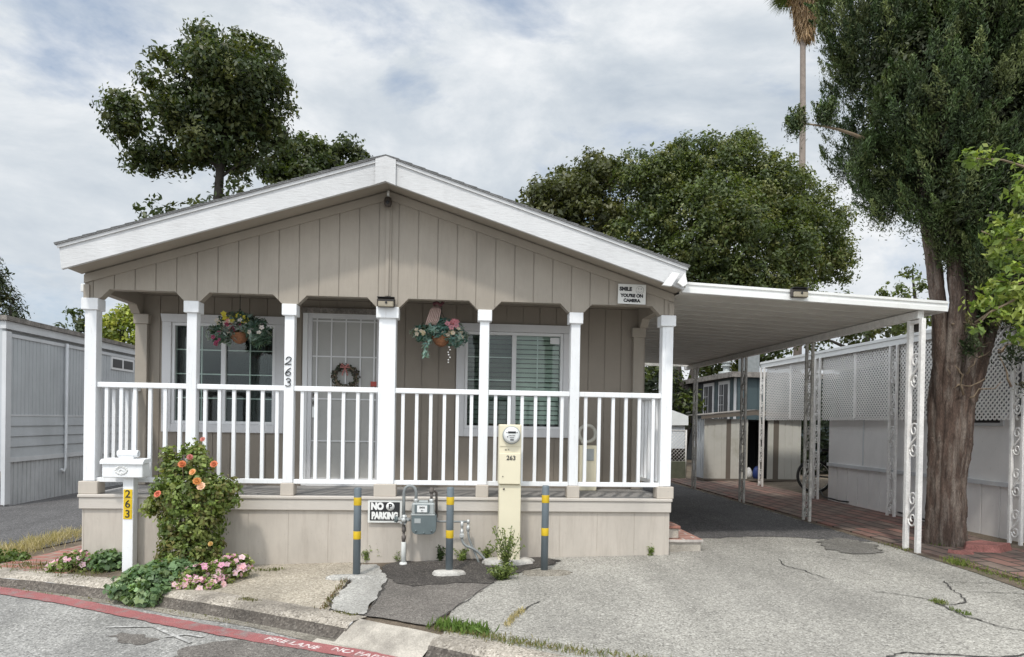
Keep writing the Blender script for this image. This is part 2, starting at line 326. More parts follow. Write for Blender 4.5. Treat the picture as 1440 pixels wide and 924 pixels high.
# ------------------------------------------------------------------ foliage
def unit(a): return a/np.maximum(np.linalg.norm(a, axis=-1, keepdims=True), 1e-9)
def leaves_mesh(name, P, Nn, L, W, C, org, fold=.15, T=None, mat='leaf'):
    n = len(P)
    if T is None: T = RNG.normal(size=(n, 3))
    T = unit(T - Nn*(T*Nn).sum(1, keepdims=True)); B = np.cross(Nn, T)
    L = np.broadcast_to(np.asarray(L, float).reshape(-1, 1), (n, 1)); W = np.broadcast_to(np.asarray(W, float).reshape(-1, 1), (n, 1))
    V = np.stack([P-T*L/2, P+B*W/2+Nn*W*fold+T*L*.06, P+T*L/2-Nn*L*.08, P-B*W/2+Nn*W*fold+T*L*.06], 1).reshape(-1, 3) - np.asarray(org, float)
    me = bpy.data.meshes.new(name); me.vertices.add(4*n); me.vertices.foreach_set('co', V.astype(np.float32).ravel())
    me.loops.add(4*n); me.loops.foreach_set('vertex_index', np.arange(4*n, dtype=np.int32))
    me.polygons.add(n); me.polygons.foreach_set('loop_start', np.arange(0, 4*n, 4, dtype=np.int32))
    me.update(calc_edges=True)
    at = me.color_attributes.new('Col', 'FLOAT_COLOR', 'POINT')
    c4 = np.ones((n, 4)); c4[:, :3] = np.clip(C, 0, 1); at.data.foreach_set('color', np.repeat(c4, 4, axis=0).astype(np.float32).ravel())
    me.materials.append(MT[mat]); return me
def pick_cols(n, cols, jit=.18):
    cols = np.asarray(cols, float); k = RNG.integers(0, len(cols), n); return cols[k]*(1+RNG.normal(size=(n, 1))*jit)
def crown(lobes, nclump, per, cr, leaf, asp, cols, up=.35, inner=.12, rej=.72, jit=.15, keep=None):
    """leaf clumps spread over the lobes' skins, a few inside"""
    lobes = [(np.asarray(c, float), np.asarray(r if np.ndim(r) else (r, r, r), float)) for c, r in lobes]
    w = np.array([(r[0]*r[1]+r[1]*r[2]+r[0]*r[2]) for _, r in lobes]); w /= w.sum()
    cc = []; oo = []
    while len(cc) < nclump:
        i = RNG.choice(len(lobes), p=w); c, r = lobes[i]; d = unit(RNG.normal(size=3)[None])[0]
        t = RNG.uniform(.3, .8) if RNG.random() < inner else RNG.uniform(.8, 1.05); p = c+d*r*t
        if any(j != i and (((p-c2)/r2)**2).sum() < rej**2 for j, (c2, r2) in enumerate(lobes)): continue
        if keep and not keep(p): continue
        cc.append(p); oo.append(unit((d/r)[None])[0])
    cc, oo = np.array(cc), np.array(oo); n = nclump*per
    rad = cr*RNG.uniform(.55, 1.35, nclump)
    off = unit(RNG.normal(size=(nclump, per, 3)))*(RNG.random((nclump, per, 1))**.45); off *= rad[:, None, None]*np.array([1, 1, .8])
    P = (cc[:, None]+off).reshape(-1, 3)
    Nn = unit(unit(off)*.55 + oo[:, None]*.55 + RNG.normal(size=(nclump, per, 3))*.55 + np.array([0, 0, up])).reshape(-1, 3)
    C = np.repeat(pick_cols(nclump, cols, jit), per, 0)*(1+RNG.normal(size=(n, 1))*.15)
    L = leaf*RNG.uniform(.5, 1.45, n); return P, Nn, L, L*asp, C
def refine(lobes, n, lo=.22, hi=.42, tmin=.7):
    """bumpy branch masses over the big lobes, so light and shade fall between them"""
    lobes = [(np.asarray(c, float), np.asarray(r if np.ndim(r) else (r, r, r), float)) for c, r in lobes]
    w = np.array([r.prod()**(2/3) for _, r in lobes]); w /= w.sum(); out = []
    while len(out) < n:
        i = RNG.choice(len(lobes), p=w); c, r = lobes[i]; d = unit(RNG.normal(size=3)[None])[0]; q = c+d*r*RNG.uniform(tmin-.1, .84)
        if any(j != i and (((q-c2)/r2)**2).sum() < .4 for j, (c2, r2) in enumerate(lobes)): continue
        s = r.mean()*RNG.uniform(lo, hi); out.append((q, (s*RNG.uniform(.9, 1.3), s*RNG.uniform(.9, 1.3), s*RNG.uniform(.65, .95))))
    return out
def trunk_mb(mb, pts, rs, n=14, ridge=.0, seed=0):
    mb.tube(pts, rs, n); return mb
def tree(name, label, cat, base, lobes, nclump, per, cr, leaf, asp, cols, trunkpts, rs, limbs=(), group=None, bark='bark_d', extra=None, bumps=0, blo=.22, bhi=.42, core=None, **kw):
    t = thing(name, label, cat, base, group)
    mb = MB(); mb.tube(trunkpts, rs, 10); part('trunk', mb, bark, t)
    if limbs:
        mb = MB()
        for pts, r0, r1 in limbs:
            m = len(pts); mb.tube(pts, [r0+(r1-r0)*i/(m-1) for i in range(m)], 6)
        part('limbs', mb, bark, t)
    P, Nn, L, W, C = crown(refine(lobes, bumps, blo, bhi) if bumps else lobes, nclump, per, cr, leaf, asp, cols, **kw)
    if core:
        e = crown([(c, tuple(.72*v for v in (r if np.ndim(r) else (r, r, r)))) for c, r in lobes], core, 10, cr*1.2, leaf*1.5, asp, cols, .2, .5); P, Nn, L, W, C = (np.concatenate(q) for q in zip((P, Nn, L, W, C), e))
    if extra is not None:
        e = crown(*extra); P, Nn, L, W, C = (np.concatenate(q) for q in zip((P, Nn, L, W, C), e))
    part('crown', leaves_mesh('crown', P, Nn, L, W, C, base), 'leaf', t)
    return t
def bezier(p0, p1, p2, n=8):
    p0, p1, p2 = Vector(p0), Vector(p1), Vector(p2); return [(1-t)**2*p0+2*t*(1-t)*p1+t*t*p2 for t in [i/(n-1) for i in range(n)]]
def wob(p, q, n=6, a=.1):
    p, q = Vector(p), Vector(q); d = (q-p).length
    return [p.lerp(q, i/(n-1)) + (Vector((random.uniform(-1, 1), random.uniform(-1, 1), random.uniform(-1, 1)))*a*d if 0 < i < n-1 else Vector()) for i in range(n)]

# ================================================================== SETTING
def sheet(name, poly, mat, off, zf=land, kind='structure', label=None, cuts=(7.3,), rough=.0):
    """polygon laid on the ground, creased where the ground is"""
    if rough:
        q = []
        for (x0, y0), (x1, y1) in zip(poly, poly[1:]+poly[:1]):
            L = math.hypot(x1-x0, y1-y0); n = max(1, int(L/.05)); nx, ny = -(y1-y0)/max(L, 1e-6), (x1-x0)/max(L, 1e-6)
            for i in range(n):
                j = (random.gauss(0, rough*.5)+rough*math.sin(i*.9+x0*9)*.5) if i else 0; q.append((x0+(x1-x0)*i/n+nx*j, y0+(y1-y0)*i/n+ny*j))
        poly = q
    bm = bmesh.new(); f = bm.faces.new([bm.verts.new((x, y, 0)) for x, y in poly]); bm.faces.ensure_lookup_table()
    if f.normal.z < 0: bmesh.ops.reverse_faces(bm, faces=[f])
    for c in cuts:
        bmesh.ops.bisect_plane(bm, geom=bm.verts[:]+bm.edges[:]+bm.faces[:], plane_co=(0, c, 0), plane_no=(0, 1, 0))
    bmesh.ops.triangulate(bm, faces=bm.faces[:])
    for v in bm.verts: v.co.z = zf(v.co.x, v.co.y)+off
    me = bpy.data.meshes.new(name); bm.to_mesh(me); bm.free(); me.materials.append(MT[mat])
    for p in me.polygons:
        if p.normal.z < 0: p.flip()
    o = bpy.data.objects.new(name, me); link(o); ORG[o.name] = Vector((0, 0, 0)); return tag(o, label, None, None, kind)
KX = [-60, -30, -16, -10, -8] + [-7+.25*i for i in range(35)] + [2, 2.5, 3, 4, 5, 6, 8, 12, 20, 40, 60]
def koff(x, d): p = kerb_pt(x, d); return (p.x, p.y)
ground_poly = [koff(x, .1) for x in KX] + [(400, 100), (400, 500), (-400, 500), (-400, 60)]
sheet('ground', ground_poly, 'soil', -.012)
rp = [koff(x, .2) for x in KX]
sheet('road', rp + [(60, -80), (-60, -80)], 'road', 0.0, road)
# kerb swept along the kerb line, in three lengths
def kerb(name, x0, x1, mat, h=1.0, flat=False, mface=None, wb=.21):
    xs = [x0+(x1-x0)*i/max(2, int((x1-x0)/.12)) for i in range(max(2, int((x1-x0)/.12))+1)]
    prof = [(wb, .005), (.05, .012), (.02, .002), (-.015, -.025*h), (-.035, -.06*h), (-.06, -.085), (-.075, -.094)]
    if flat: prof = [(.13, .008), (.07, -.002), (.02, -.022), (-.03, -.045), (-.08, -.07), (-.12, -.088), (-.16, -.094)]
    def sw(a, b):
        mb = MB()
        for x in xs:
            for d, dz in prof[a:b]:
                p = kerb_pt(x, d, dz + random.uniform(-.003, .003)); mb.v.append((p.x, p.y, p.z))
        m = b-a; mb.f = [(i*m+k, i*m+k+1, (i+1)*m+k+1, (i+1)*m+k) for i in range(len(xs)-1) for k in range(m-1)]; mb.sm = [True]*len(mb.f); return mb
    if flat: return single(name, sw(0, 7), mat, kind='structure')
    o = single(name, sw(0, 4), mat, kind='structure'); single('kerb_face', sw(3, 7), mface or 'kerb_face', kind='structure'); return o
kerb('kerb', -9, -.785, 'kerb'); kerb('kerb_apron', -.80, -.155, 'apron', flat=True, wb=.12); kerb('driveway_kerb', -.16, 9, 'kerb', h=.9)
gp = lambda x, d: koff(x, d)
sheet('gutter', [gp(x, -.07) for x in KX[3:]] + [gp(x, -.17-.02*math.sin(x*5)) for x in KX[3:][::-1]], 'gutter', .004, road)
sheet('gutter_pan', [gp(x, -.12) for x in (-.95, -.8, -.6, -.4, -.2, 0)] + [gp(x, -.30) for x in (.1, -.1, -.3, -.5, -.7, -.9)], 'apron', .006, road)
def onR(x, y):
    d = ray(x, y); t = (1.55-.071+.10+7.3*.02)/(-(d.z-.0253*d.x-.02*d.y)); return CAM + d*t
RTOP = [(-260, 791), (-120, 810), (0, 826), (80, 838), (160, 854), (235, 869), (300, 881), (369, 893), (480, 910.5), (540, 920), (640, 938), (760, 962), (1000, 1014)]
RBOT = [(-260, 801), (-120, 820), (0, 836.5), (80, 849), (160, 865.5), (235, 881), (300, 893), (369, 905.5), (480, 923.5), (540, 933.5), (640, 952), (760, 977), (1000, 1032)]
sheet('red_fire_lane_line', [tuple(onR(*q)[:2]) for q in RTOP]+[tuple(onR(*q)[:2]) for q in RBOT[::-1]], 'red', .008, road, rough=.006)
def road_text(s, px, py, size, sx):
    p = onR(px, py); q = onR(px+20, py+3.85); ux = (q-p).normalized(); uy = Vector((0, 0, 1)).cross(ux); p.z = road(p.x, p.y)+.0085
    o = text('road_lettering', s, size, p, ux, uy, 'roadwhite', None, ext=.0005, bold=.002, sx=sx); o['kind'] = 'structure'
road_text('FIRE LANE', 411, 905.8, .095, 1.18); road_text('NO PARKING', 522, 924, .095, 1.18); road_text('FIRE LANE', 700, 966, .095, 1.18)
pud = [(560, 912), (600, 906), (640, 908), (672, 915), (690, 922), (700, 935), (640, 945), (600, 932), (575, 924)]
sheet('puddle', [onR(*p)[:2] for p in pud], 'puddle', .012, road)
# worn tar patches in the road
sheet('road_patch', [onR(*p)[:2] for p in ((150, 896), (170, 890), (205, 893), (225, 900), (190, 908), (165, 903))], 'asph_m', .004, road, rough=.03)
sheet('road_patch', [onR(*p)[:2] for p in ((250, 915), (300, 903), (350, 898), (420, 905), (470, 925), (520, 960), (300, 960), (240, 930))], 'asph_m', .004, road, rough=.03)
# worn white survey mark
mk = MB()
for a, b in (((150, 883), (215, 882)), ((215, 882), (268, 905)), ((232, 897), (262, 893)), ((262, 893), (285, 897))):
    A, B = onR(*a), onR(*b); A.z += .008; B.z += .008; mk.bar(A, B, .03, .001)
single('worn_road_mark', mk, 'roadmark', kind='structure')

# land sheets
def G2(*pts): return [tuple(onG(x, y)[:2]) for x, y in pts]
sheet('concrete_walk', [koff(x, .17) for x in (-2.6, -2.2, -1.8, -1.4, -1.05, -.93)] + [(-.98, 5.6), (-1.0, 6.4), (-.98, 7.3), (-2.0, 7.3), (-2.3, 7.3), (-2.6, 7.3)], 'walk', 0.0)
sheet('broken_concrete_slab', G2((466, 858), (470, 842), (497, 818), (508, 795), (530, 795), (545, 815), (530, 840), (511, 866), (488, 864)), 'patchw', .012, rough=.014)
sheet('asphalt_infill', G2((512, 866), (528, 842), (545, 814), (548, 800), (560, 790), (700, 787), (715, 800), (700, 815), (690, 822), (640, 855), (603, 881), (560, 873)), 'asph_m', .004, rough=.016)
sheet('asphalt_infill', G2((546, 814), (536, 800), (560, 789), (600, 792), (690, 783), (760, 783), (790, 790), (765, 797), (704, 812), (690, 822), (640, 820), (580, 826), (560, 822)), 'asph_d', .009, rough=.025)
drive = [koff(x, .17) for x in (-.17, 0, .25, .5, 1, 1.5, 2, 3, 4, 5, 6)] + [(6, 3.0), (5.25, 4.4), (5.13, 5.5), (5.05, 6.2), (5.0, 7.0), (5.0, 16.5), (2.3, 16.5), (2.34, 7.3), (.9, 7.3), (.55, 7.3), (.5, 6.9), (.36, 6.6), (0, 5.7)]
sheet('driveway', drive, 'conc', 0.0)
sheet('carport_dark_ground', [(2.36, 9.32), (2.77, 8.3), (3.2, 8.22), (3.6, 8.28), (4.1, 8.2), (4.5, 7.95), (4.95, 7.75), (4.97, 16.4), (2.33, 16.4)], 'asph_l', .004, rough=.03)  # darker ground sheet over most of the floor under the carport
sheet('driveway_stain', G2((1150, 762), (1180, 757), (1225, 765), (1240, 778), (1200, 780), (1165, 774)), 'damp', .008, rough=.06)
sheet('neighbour_lane', [(-8.6, 9.6), (-5.2, 7.75), (-4.9, 8.6), (-4.55, 9.8), (-4.1, 12), (-3.9, 24), (-8.6, 24)], 'asph_l', 0.0)
sheet('neighbour_lane', [(-40, 9.7), (-8.6, 9.6), (-8.0, 12.4), (-40, 12.4)], 'asph_l', .004)
sheet('brick_path', [(-4.85, 7.45), (-4.45, 7.2), (-3.82, 7.05), (-3.82, 10.5), (-4.2, 10.5), (-4.5, 9.0), (-4.62, 8.2)], 'brickp', .004)
# raised old brick path along the right neighbour
bp = MB(); e0 = [(5.06, 16.3), (5.06, 7.0), (5.1, 6.2), (5.18, 5.5), (5.3, 4.4), (6.6, 3.6), (6.75, 16.3)]
bp.v = [(x, y, land(x, y)-.02) for x, y in e0]+[(x, y, land(x, y)+.03) for x, y in e0]; n = len(e0)
bp.f = [tuple(range(n, 2*n))]+[(i, (i+1) % n, n+(i+1) % n, n+i) for i in range(n)]; bp.sm = [False]*len(bp.f)
single('old_brick_path', bp, 'brickr', kind='structure')
sheet('path_edge', [(4.9, 5.0), (5.2, 4.9), (5.12, 6.2), (5.08, 7.0), (5.08, 16), (4.96, 16), (4.97, 7), (4.98, 6.2)], 'soil', .006)
# cracks as ribbons filled with dirt
def crack(pts, w=.012, conv=onG, n=7):
    mb = MB(); P = []
    for a, b in zip(pts, pts[1:]):
        A, B = conv(*a), conv(*b)
        for i in range(n): P.append(A.lerp(B, i/n)+Vector((random.gauss(0, .008), random.gauss(0, .008), 0)))
    P.append(conv(*pts[-1])); vs = []
    for i, p in enumerate(P):
        d = (P[min(i+1, len(P)-1)]-P[max(i-1, 0)]); s = Vector((-d.y, d.x, 0)).normalized()*w*.5*random.uniform(.4, 1.3)*(1 if 0 < i < len(P)-1 else .2)
        for q in (p+s, p-s): vs.append((q.x, q.y, land(q.x, q.y)+.007))
    mb.add(vs, [(2*i, 2*i+1, 2*i+3, 2*i+2) for i in range(len(P)-1)]); single('driveway_crack', mb, 'tar', kind='structure')
crack([(1095, 787), (1103, 796), (1130, 803), (1165, 815)], .013); crack([(1225, 832), (1260, 836), (1305, 843)], .012)
crack([(1305, 843), (1320, 850), (1360, 868), (1400, 880), (1460, 893)], .016); crack([(1330, 818), (1338, 830), (1352, 838), (1358, 848), (1325, 852)], .014)
crack([(1330, 820), (1365, 820), (1410, 821)], .008); crack([(1358, 833), (1400, 834), (1450, 836)], .008)
crack([(760, 846), (738, 857), (722, 868)], .02); crack([(1245, 924), (1275, 918), (1320, 921), (1410, 926), (1460, 918)], .018); crack([(1160, 784), (1200, 790), (1240, 792)], .008)
crack([(600, 884), (605, 880), (640, 855), (690, 823)], .012); crack([(512, 866), (530, 842), (546, 815)], .014); crack([(462, 864), (466, 845), (490, 820), (503, 797)], .02)

# ================================================================== MAIN HOUSE
DK, YF, YB, XL, XR, XC = .736, 7.30, 8.40, -3.79, 2.325, -.745
H = thing('mobile_home', 'taupe gabled mobile home with white posts and railings across its front porch', 'mobile home', (XC, 7.3, .04))
ztop = lambda x: 4.20-.3195*abs(x-XC)           # roof deck line above the front fascia
PX = [-3.73, -2.735, -1.752, -.745, .278, 1.258, 2.27]; PW = [.115, .1, .1, .176, .1, .1, .115]; CW = [.165, .15, .15, .235, .15, .15, .165]
ZC = 2.734                                       # underside of the gable at the posts
AR = 2.828
brk = []; 
def zarch(x):
    for p, c in zip(PX, CW):
        d = abs(x-p)-(c/2+.005)
        if d <= 0: return ZC
        if d < .092: return ZC+d*(AR-ZC)/.092
    return AR
for p, c in zip(PX, CW): brk += [p-c/2-.097, p-c/2-.005, p+c/2+.005, p+c/2+.097]
gw = MB().boards(XL, XR, zarch, lambda x: ztop(x)-.06, FR(YF), .2045, XC-.1, .011, .009, .1, brk+[XC]); part('gable_wall', gw, 'siding', H)
tr = MB()
for x0, x1 in ((XL, XC), (XC, XR)):
    tr.prism([(x0, ztop(x0)-.345), (x1, ztop(x1)-.345), (x1, ztop(x1)-.262), (x0, ztop(x0)-.262)], FR(YF-.022), 0, .018)
tr.box(XL-.004, XL+.05, YF-.02, YF-.003, ZC-.004, ztop(XL)-.36); tr.box(XR-.05, XR+.004, YF-.02, YF-.003, ZC-.004, ztop(XR)-.36); tr.box(XC-.028, XC+.028, YF-.016, YF-.002, AR+.02, ztop(XC)-.36)
part('gable_trim', tr, 'trim_t', H)
# fascia in two boards with a cover piece at the ridge
YFA = 6.90; fh = .238
for s, xe in ((-1, -3.823), (1, 2.328)):
    mb = MB(); zt = lambda x: ztop(x)-.05
    mb.prism([(XC, zt(XC)), (xe, zt(xe)), (xe-s*.02, zt(xe)-fh+.01), (XC, zt(XC)-fh)], FR(YFA), 0, .04)
    mb.prism([(XC, zt(XC)+.002), (xe+s*.012, zt(xe)+.002), (xe+s*.012, zt(xe)-.032), (XC, zt(XC)-.032)], FR(YFA-.016), 0, .014)
    part('fascia_board', mb, 'fascia', H)
mb = MB(); mb.prism([(XC-.1, ztop(XC-.1)-.045), (XC, ztop(XC)-.045), (XC+.1, ztop(XC+.1)-.045), (XC+.1, ztop(XC+.1)-.06-fh), (XC, ztop(XC)-.055-fh), (XC-.1, ztop(XC-.1)-.06-fh)], FR(YFA-.03), 0, .012)
part('ridge_cover', mb, 'fascia', H)
mb = MB()
for s, xe in ((-1, XL-.03), (1, XR+.012)):
    mb.prism([(XC, ztop(XC)-.245), (xe, ztop(xe)-.245), (xe, ztop(xe)-.225), (XC, ztop(XC)-.225)], FR(YFA+.042), 0, .357)
part('soffit', mb, 'trim_t', H)
mb = MB()
for s, xe in ((-1, -3.85), (1, 2.352)):
    mb.prism([(XC, ztop(XC)-.047), (xe, ztop(xe)-.047), (xe, ztop(xe)-.034), (XC, ztop(XC)-.034)], FR(YFA-.03), 0, 15.5)
    for k in range(24):                           # shingle courses
        xa = XC+(xe-XC)*k/24; xb = XC+(xe-XC)*(k+1.04)/24
        mb.prism([(xa, ztop(xa)-.032), (xb, ztop(xb)-.024), (xb, ztop(xb)-.0335), (xa, ztop(xa)-.0335)], FR(YFA-.033), 0, 15.5)
part('roof', mb, 'shingle', H)
mb = MB()
for X, s in ((XL, 1), (XR, -1)): part('side_wall', MB().boards(YB+.002, 22.2, .62, ztop(X)-.06, SX(X, s), .2045, 0, .011, .009, .1), 'siding', H)
mb.boards(XL+.1, XR-.1, .62, lambda x: ztop(x)-.25, lambda u, w, d: (u, 22.2-d, w), .2045, XC, .011, .009, .1, [XC]); part('rear_wall', mb, 'siding', H)
mb = MB()
zc = lambda x: ztop(x)-.3
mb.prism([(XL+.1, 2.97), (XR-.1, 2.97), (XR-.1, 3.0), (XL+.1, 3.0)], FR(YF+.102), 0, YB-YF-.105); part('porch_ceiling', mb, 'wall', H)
# back wall of the porch, pieced round the openings
WL = (-3.368, -2.174, 1.462, 2.655); WR = (.085, 1.294, 1.461, 2.645); DO = (-1.793, -.93, DK, 2.80)
mb = MB(); segs = [(XL+.1, -3.37, DK, 2.968)]
def wall_piece(x0, x1, z0, z1): mb.boards(x0, x1, z0, z1, FR(YB), .2045, XC-.1, .011, .009, .08)
cols = [(XL+.1, WL[0])] ; op = [WL, DO, WR]
x = XL+.1
for o in op:
    wall_piece(x, o[0], DK, 2.968); wall_piece(o[0], o[1], o[3], 2.968)
    if o[2] > DK: wall_piece(o[0], o[1], DK, o[2])
    x = o[1]
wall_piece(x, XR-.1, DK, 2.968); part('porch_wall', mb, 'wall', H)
# deck, band, skirting
mb = MB()
k = 0
y = YF-.01
while y < YB-.02:
    mb.bbox(XL+.02, XR-.01, y, min(y+.134, YB-.004), DK-.03, DK, .004); y += .14
part('deck', mb, 'deck', H)
mb = MB().bbox(XL-.03, XR+.02, YF-.045, YF+.02, DK-.028, DK+.004, .006); part('deck_edge', mb, 'band', H)
mb = MB().bbox(XL-.02, XR+.01, YF-.03, YF+.02, .592, DK-.03, .005); mb.box(XL-.02, XL+.02, YF+.02, 22, .592, DK-.03); mb.box(XR-.03, XR+.01, YF+.02, 22, .592, DK-.03); part('band_board', mb, 'band', H)
mb = MB().boards(XL, XR, lambda x: land(x, 7.3)-.03, .594, FR(YF), .4075, XL+.02, .008, .004, .03); part('skirting', mb, 'skirt', H)
mb = MB()
for X, s in ((XL, 1), (XR, -1)): part('side_skirting', MB().boards(YF+.03, 22.2, land(X, 7.3)-.03, .594, SX(X, s), .4075, 0, .008, .005, .03), 'skirt', H)
# posts
posts = []
for i, (x, w, c) in enumerate(zip(PX, PW, CW)):
    mb = MB().bbox(x-w/2, x+w/2, YF, YF+max(w, .1), DK+.135, ZC-.118, .004)
    if i in (0, 6): mb.bbox(x-w*.2, x+w/2+.002, YF-.006, YF-.001, DK+.14, ZC-.122, .002)
    p = part('porch_post', mb, 'white', H); posts.append(p)
    part('post_cap', MB().bbox(x-c/2, x+c/2, YF-.028, YF+.13, ZC-.12, ZC-.002, .005), 'white', p)
    b = {0: .19, 3: .232, 6: .185}.get(i, .135)
    part('post_base', MB().bbox(x-b/2, x+b/2, YF-.02, YF+.14, DK+.004, DK+.134, .006), 'block', p)
# house number down the third post: wire-like script figures
dg = {'2': [(-.3, .62), (-.22, .9), (.05, 1.0), (.3, .82), (.22, .52), (-.05, .25), (-.38, .0), (-.1, .06), (.15, .0), (.42, .08)],
      '6': [(.25, .98), (-.02, .78), (-.25, .45), (-.3, .18), (-.05, -.02), (.25, .1), (.3, .35), (.05, .5), (-.22, .3)],
      '3': [(-.3, .85), (-.05, 1.0), (.25, .85), (.2, .62), (-.08, .52), (.22, .42), (.32, .15), (.05, -.03), (-.3, .08)]}
def spline(P, n=5):
    P = [Vector((a, b, 0)) for a, b in P]; out = []
    for i in range(len(P)-1):
        p0, p1, p2, p3 = P[max(i-1, 0)], P[i], P[i+1], P[min(i+2, len(P)-1)]
        for k in range(n):
            t = k/n; out.append(.5*((2*p1)+(p2-p0)*t+(2*p0-5*p1+4*p2-p3)*t*t+(3*p1-p0-3*p2+p3)*t**3))
    return out+[P[-1]]
for i, ch in enumerate('263'):
    zc = (2.105, 1.992, 1.882)[i]; mb = MB()
    mb.tube([(-1.757+(q.x+.12*(q.y-.5))*.082, YF-.008, zc+q.y*.078) for q in spline(dg[ch])], .0048, 6); part('house_number', mb, 'ink', posts[2])
# pilasters on the back wall and side beams
for x, w in ((XL+.1, .13), (XR-.1, .13)):
    mb = MB().bbox(x-w/2, x+w/2, YB-.07, YB-.003, DK+.003, 2.62, .004); mb.bbox(x-w/2-.02, x+w/2+.02, YB-.085, YB-.004, 2.62, 2.735, .004); part('pilaster', mb, 'trim_t', H)
for X, s in ((XL, 1), (XR, -1)):
    mb = MB(); zs = lambda y: ZC if (y < YF+.13 or y > YB-.1) else (ZC+min(y-YF-.13, YB-.1-y, .092)*1.02 if True else AR)
    mb.boards(YF+.103, YB-.003, zs, ztop(X)-.06, SX(X, s), .2045, YF, .011, .009, .095, [YF+.13, YF+.222, YB-.192, YB-.1]); part('side_beam', mb, 'siding', H)
# railings: top rail, bottom rail, six balusters a bay
ZR = 1.885
def railing(p0, p1, n, axis):
    a, b = p0, p1; L = b-a
    def bx(u0, u1, w, z0, z1, bv=.003):
        if axis == 'x': return MB().bbox(u0, u1, YF+.05-w/2, YF+.05+w/2, z0, z1, bv)
        return MB().bbox(axis-w/2, axis+w/2, u0, u1, z0, z1, bv)
    r = part('porch_railing', bx(a-.001, b+.001, .07, ZR-.055, ZR, .006), 'white', H)
    part('bottom_rail', bx(a, b, .05, DK+.125, DK+.172), 'white', r)
    for k in range(n):
        u = a+L*(k+.5+(.08 if axis == 'x' else 0))/(n+.12)+random.uniform(-.006, .006); part('baluster', bx(u-.0175, u+.0175, .036, DK+.1715, ZR-.0545, .002), 'white', r)
for i in range(6): railing(PX[i]+PW[i]/2, PX[i+1]-PW[i+1]/2, 6, 'x')
railing(YF+.12, YB-.07, 6, XL+.07); railing(YF+.12, YB-.07, 6, XR-.06)
# sliding windows
def window(o, mull, sashv, bars, kind):
    x0, x1, z0, z1 = o; tw = .105; mb = MB(); y = YB
    mb.bbox(x0-tw, x0-.001, y-.03, y+.01, z0-.1, z1+.002, .004); mb.bbox(x1+.001, x1+tw, y-.03, y+.01, z0-.1, z1+.002, .004)
    mb.bbox(x0, x1, y-.03, y+.01, z0-.1, z0-.001, .004)
    mb.prism([(x0-tw, z1+.003), (x1+tw, z1+.003), (x1+tw+.02, z1+.095), (x0-tw-.02, z1+.095)], FR(y-.034), 0, .04)
    w = part('window', mb, 'wtrim', H)
    mb = MB(); f = .035
    for a, b, c, d in ((x0, x0+f, z0, z1), (x1-f, x1, z0, z1), (x0+f, x1-f, z0, z0+f), (x0+f, x1-f, z1-f, z1)): mb.bbox(a, b, y-.012, y+.07, c, d, .003)
    mb.bbox(mull-.027, mull+.027, y-.006, y+.05, z0+f, z1-f, .003); part('window_frame', mb, 'vinyl', w)
    mb = MB(); mb.box(x0+f, x1-f, y+.03, y+.034, z0+f, z1-f); part('window_pane', mb, 'glass', w)
    mb = MB()
    for v in sashv: mb.box(v-.006, v+.006, y+.036, y+.044, z0+f, z1-f)
    for z in bars: mb.box(x0+f, x1-f, y+.0365, y+.0435, z-.006, z+.006)
    part('muntin_grid', mb, 'vinyl', w)
    mb = MB(); D = y+.085                            # the dim room behind
    R = [(x0-.02, y+.09, z0-.02), (x1+.02, y+.09, z0-.02), (x1+.02, y+.09, z1+.02), (x0-.02, y+.09, z1+.02)]; Q = [(a, b+.9, c) for a, b, c in R]
    mb.add(R+Q, [(4, 5, 6, 7), (0, 1, 5, 4), (1, 2, 6, 5), (2, 3, 7, 6), (3, 0, 4, 7)]); part('dim_room', mb, 'dark', w)
    if kind == 'curtain':
        for a, b in ((x0+.03, x0+.3), (mull+.25, mull+.45), (x1-.22, x1-.03)):
            mb = MB(); P = [(a+(b-a)*i/24, y+.16+.018*math.sin(i*1.35)) for i in range(25)]
            vs = [(p[0], p[1], z) for p in P for z in (z0, z1)]; mb.add(vs, [(2*i, 2*i+2, 2*i+3, 2*i+1) for i in range(24)], True); part('curtain', mb, 'curtain', w)
    else:
        for a, b, m in ((x0+.04, mull-.03, 'blind_d'), (mull+.03, x1-.04, 'blind')):  # left blind is a darker copy with its shade put into the colour
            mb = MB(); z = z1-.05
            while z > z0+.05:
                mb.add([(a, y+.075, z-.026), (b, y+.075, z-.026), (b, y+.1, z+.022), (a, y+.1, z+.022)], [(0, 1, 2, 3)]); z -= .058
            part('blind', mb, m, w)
        mb = MB().box(x1-.16, x1-.045, y+.02, y+.028, z1-.125, z1-.05); part('window_sticker', mb, 'vinyl', w)
    return w
window(WL, -2.778, (-3.04, -2.48), (2.341, 2.054, 1.769), 'curtain'); window(WR, .687, (.38, .98), (2.339, 2.059), 'blind')
# front door behind a barred security screen
x0, x1, z0, z1 = DO; y = YB; mb = MB()
mb.bbox(x0-.06, x0-.001, y-.03, y+.02, z0+.004, z1+.06, .004); mb.bbox(x1+.001, x1+.06, y-.03, y+.02, z0+.004, z1+.06, .004); mb.bbox(x0, x1, y-.03, y+.02, z1+.001, z1+.06, .004)
mb.box(x0, x1, y-.04, y+.02, z0+.004, z0+.03)
dr = part('front_door', mb, 'vinyl', H)
part('door_header', MB().bbox(x0-.07, x1+.07, y-.05, y-.031, z1+.005, z1+.075, .004), 'roofedge', dr)
part('screen_mesh', MB().box(x0+.05, x1-.05, y+.004, y+.008, z0+.04, z1-.05), 'screen', dr)
mb = MB()
for a, b, c, d in ((x0, x0+.05, z0+.03, z1), (x1-.05, x1, z0+.03, z1), (x0+.05, x1-.05, z0+.03, z0+.1), (x0+.05, x1-.05, z1-.05, z1)): mb.bbox(a, b, y-.02, y+.015, c, d, .003)
part('screen_frame', mb, 'wtrim', dr)
mb = MB()
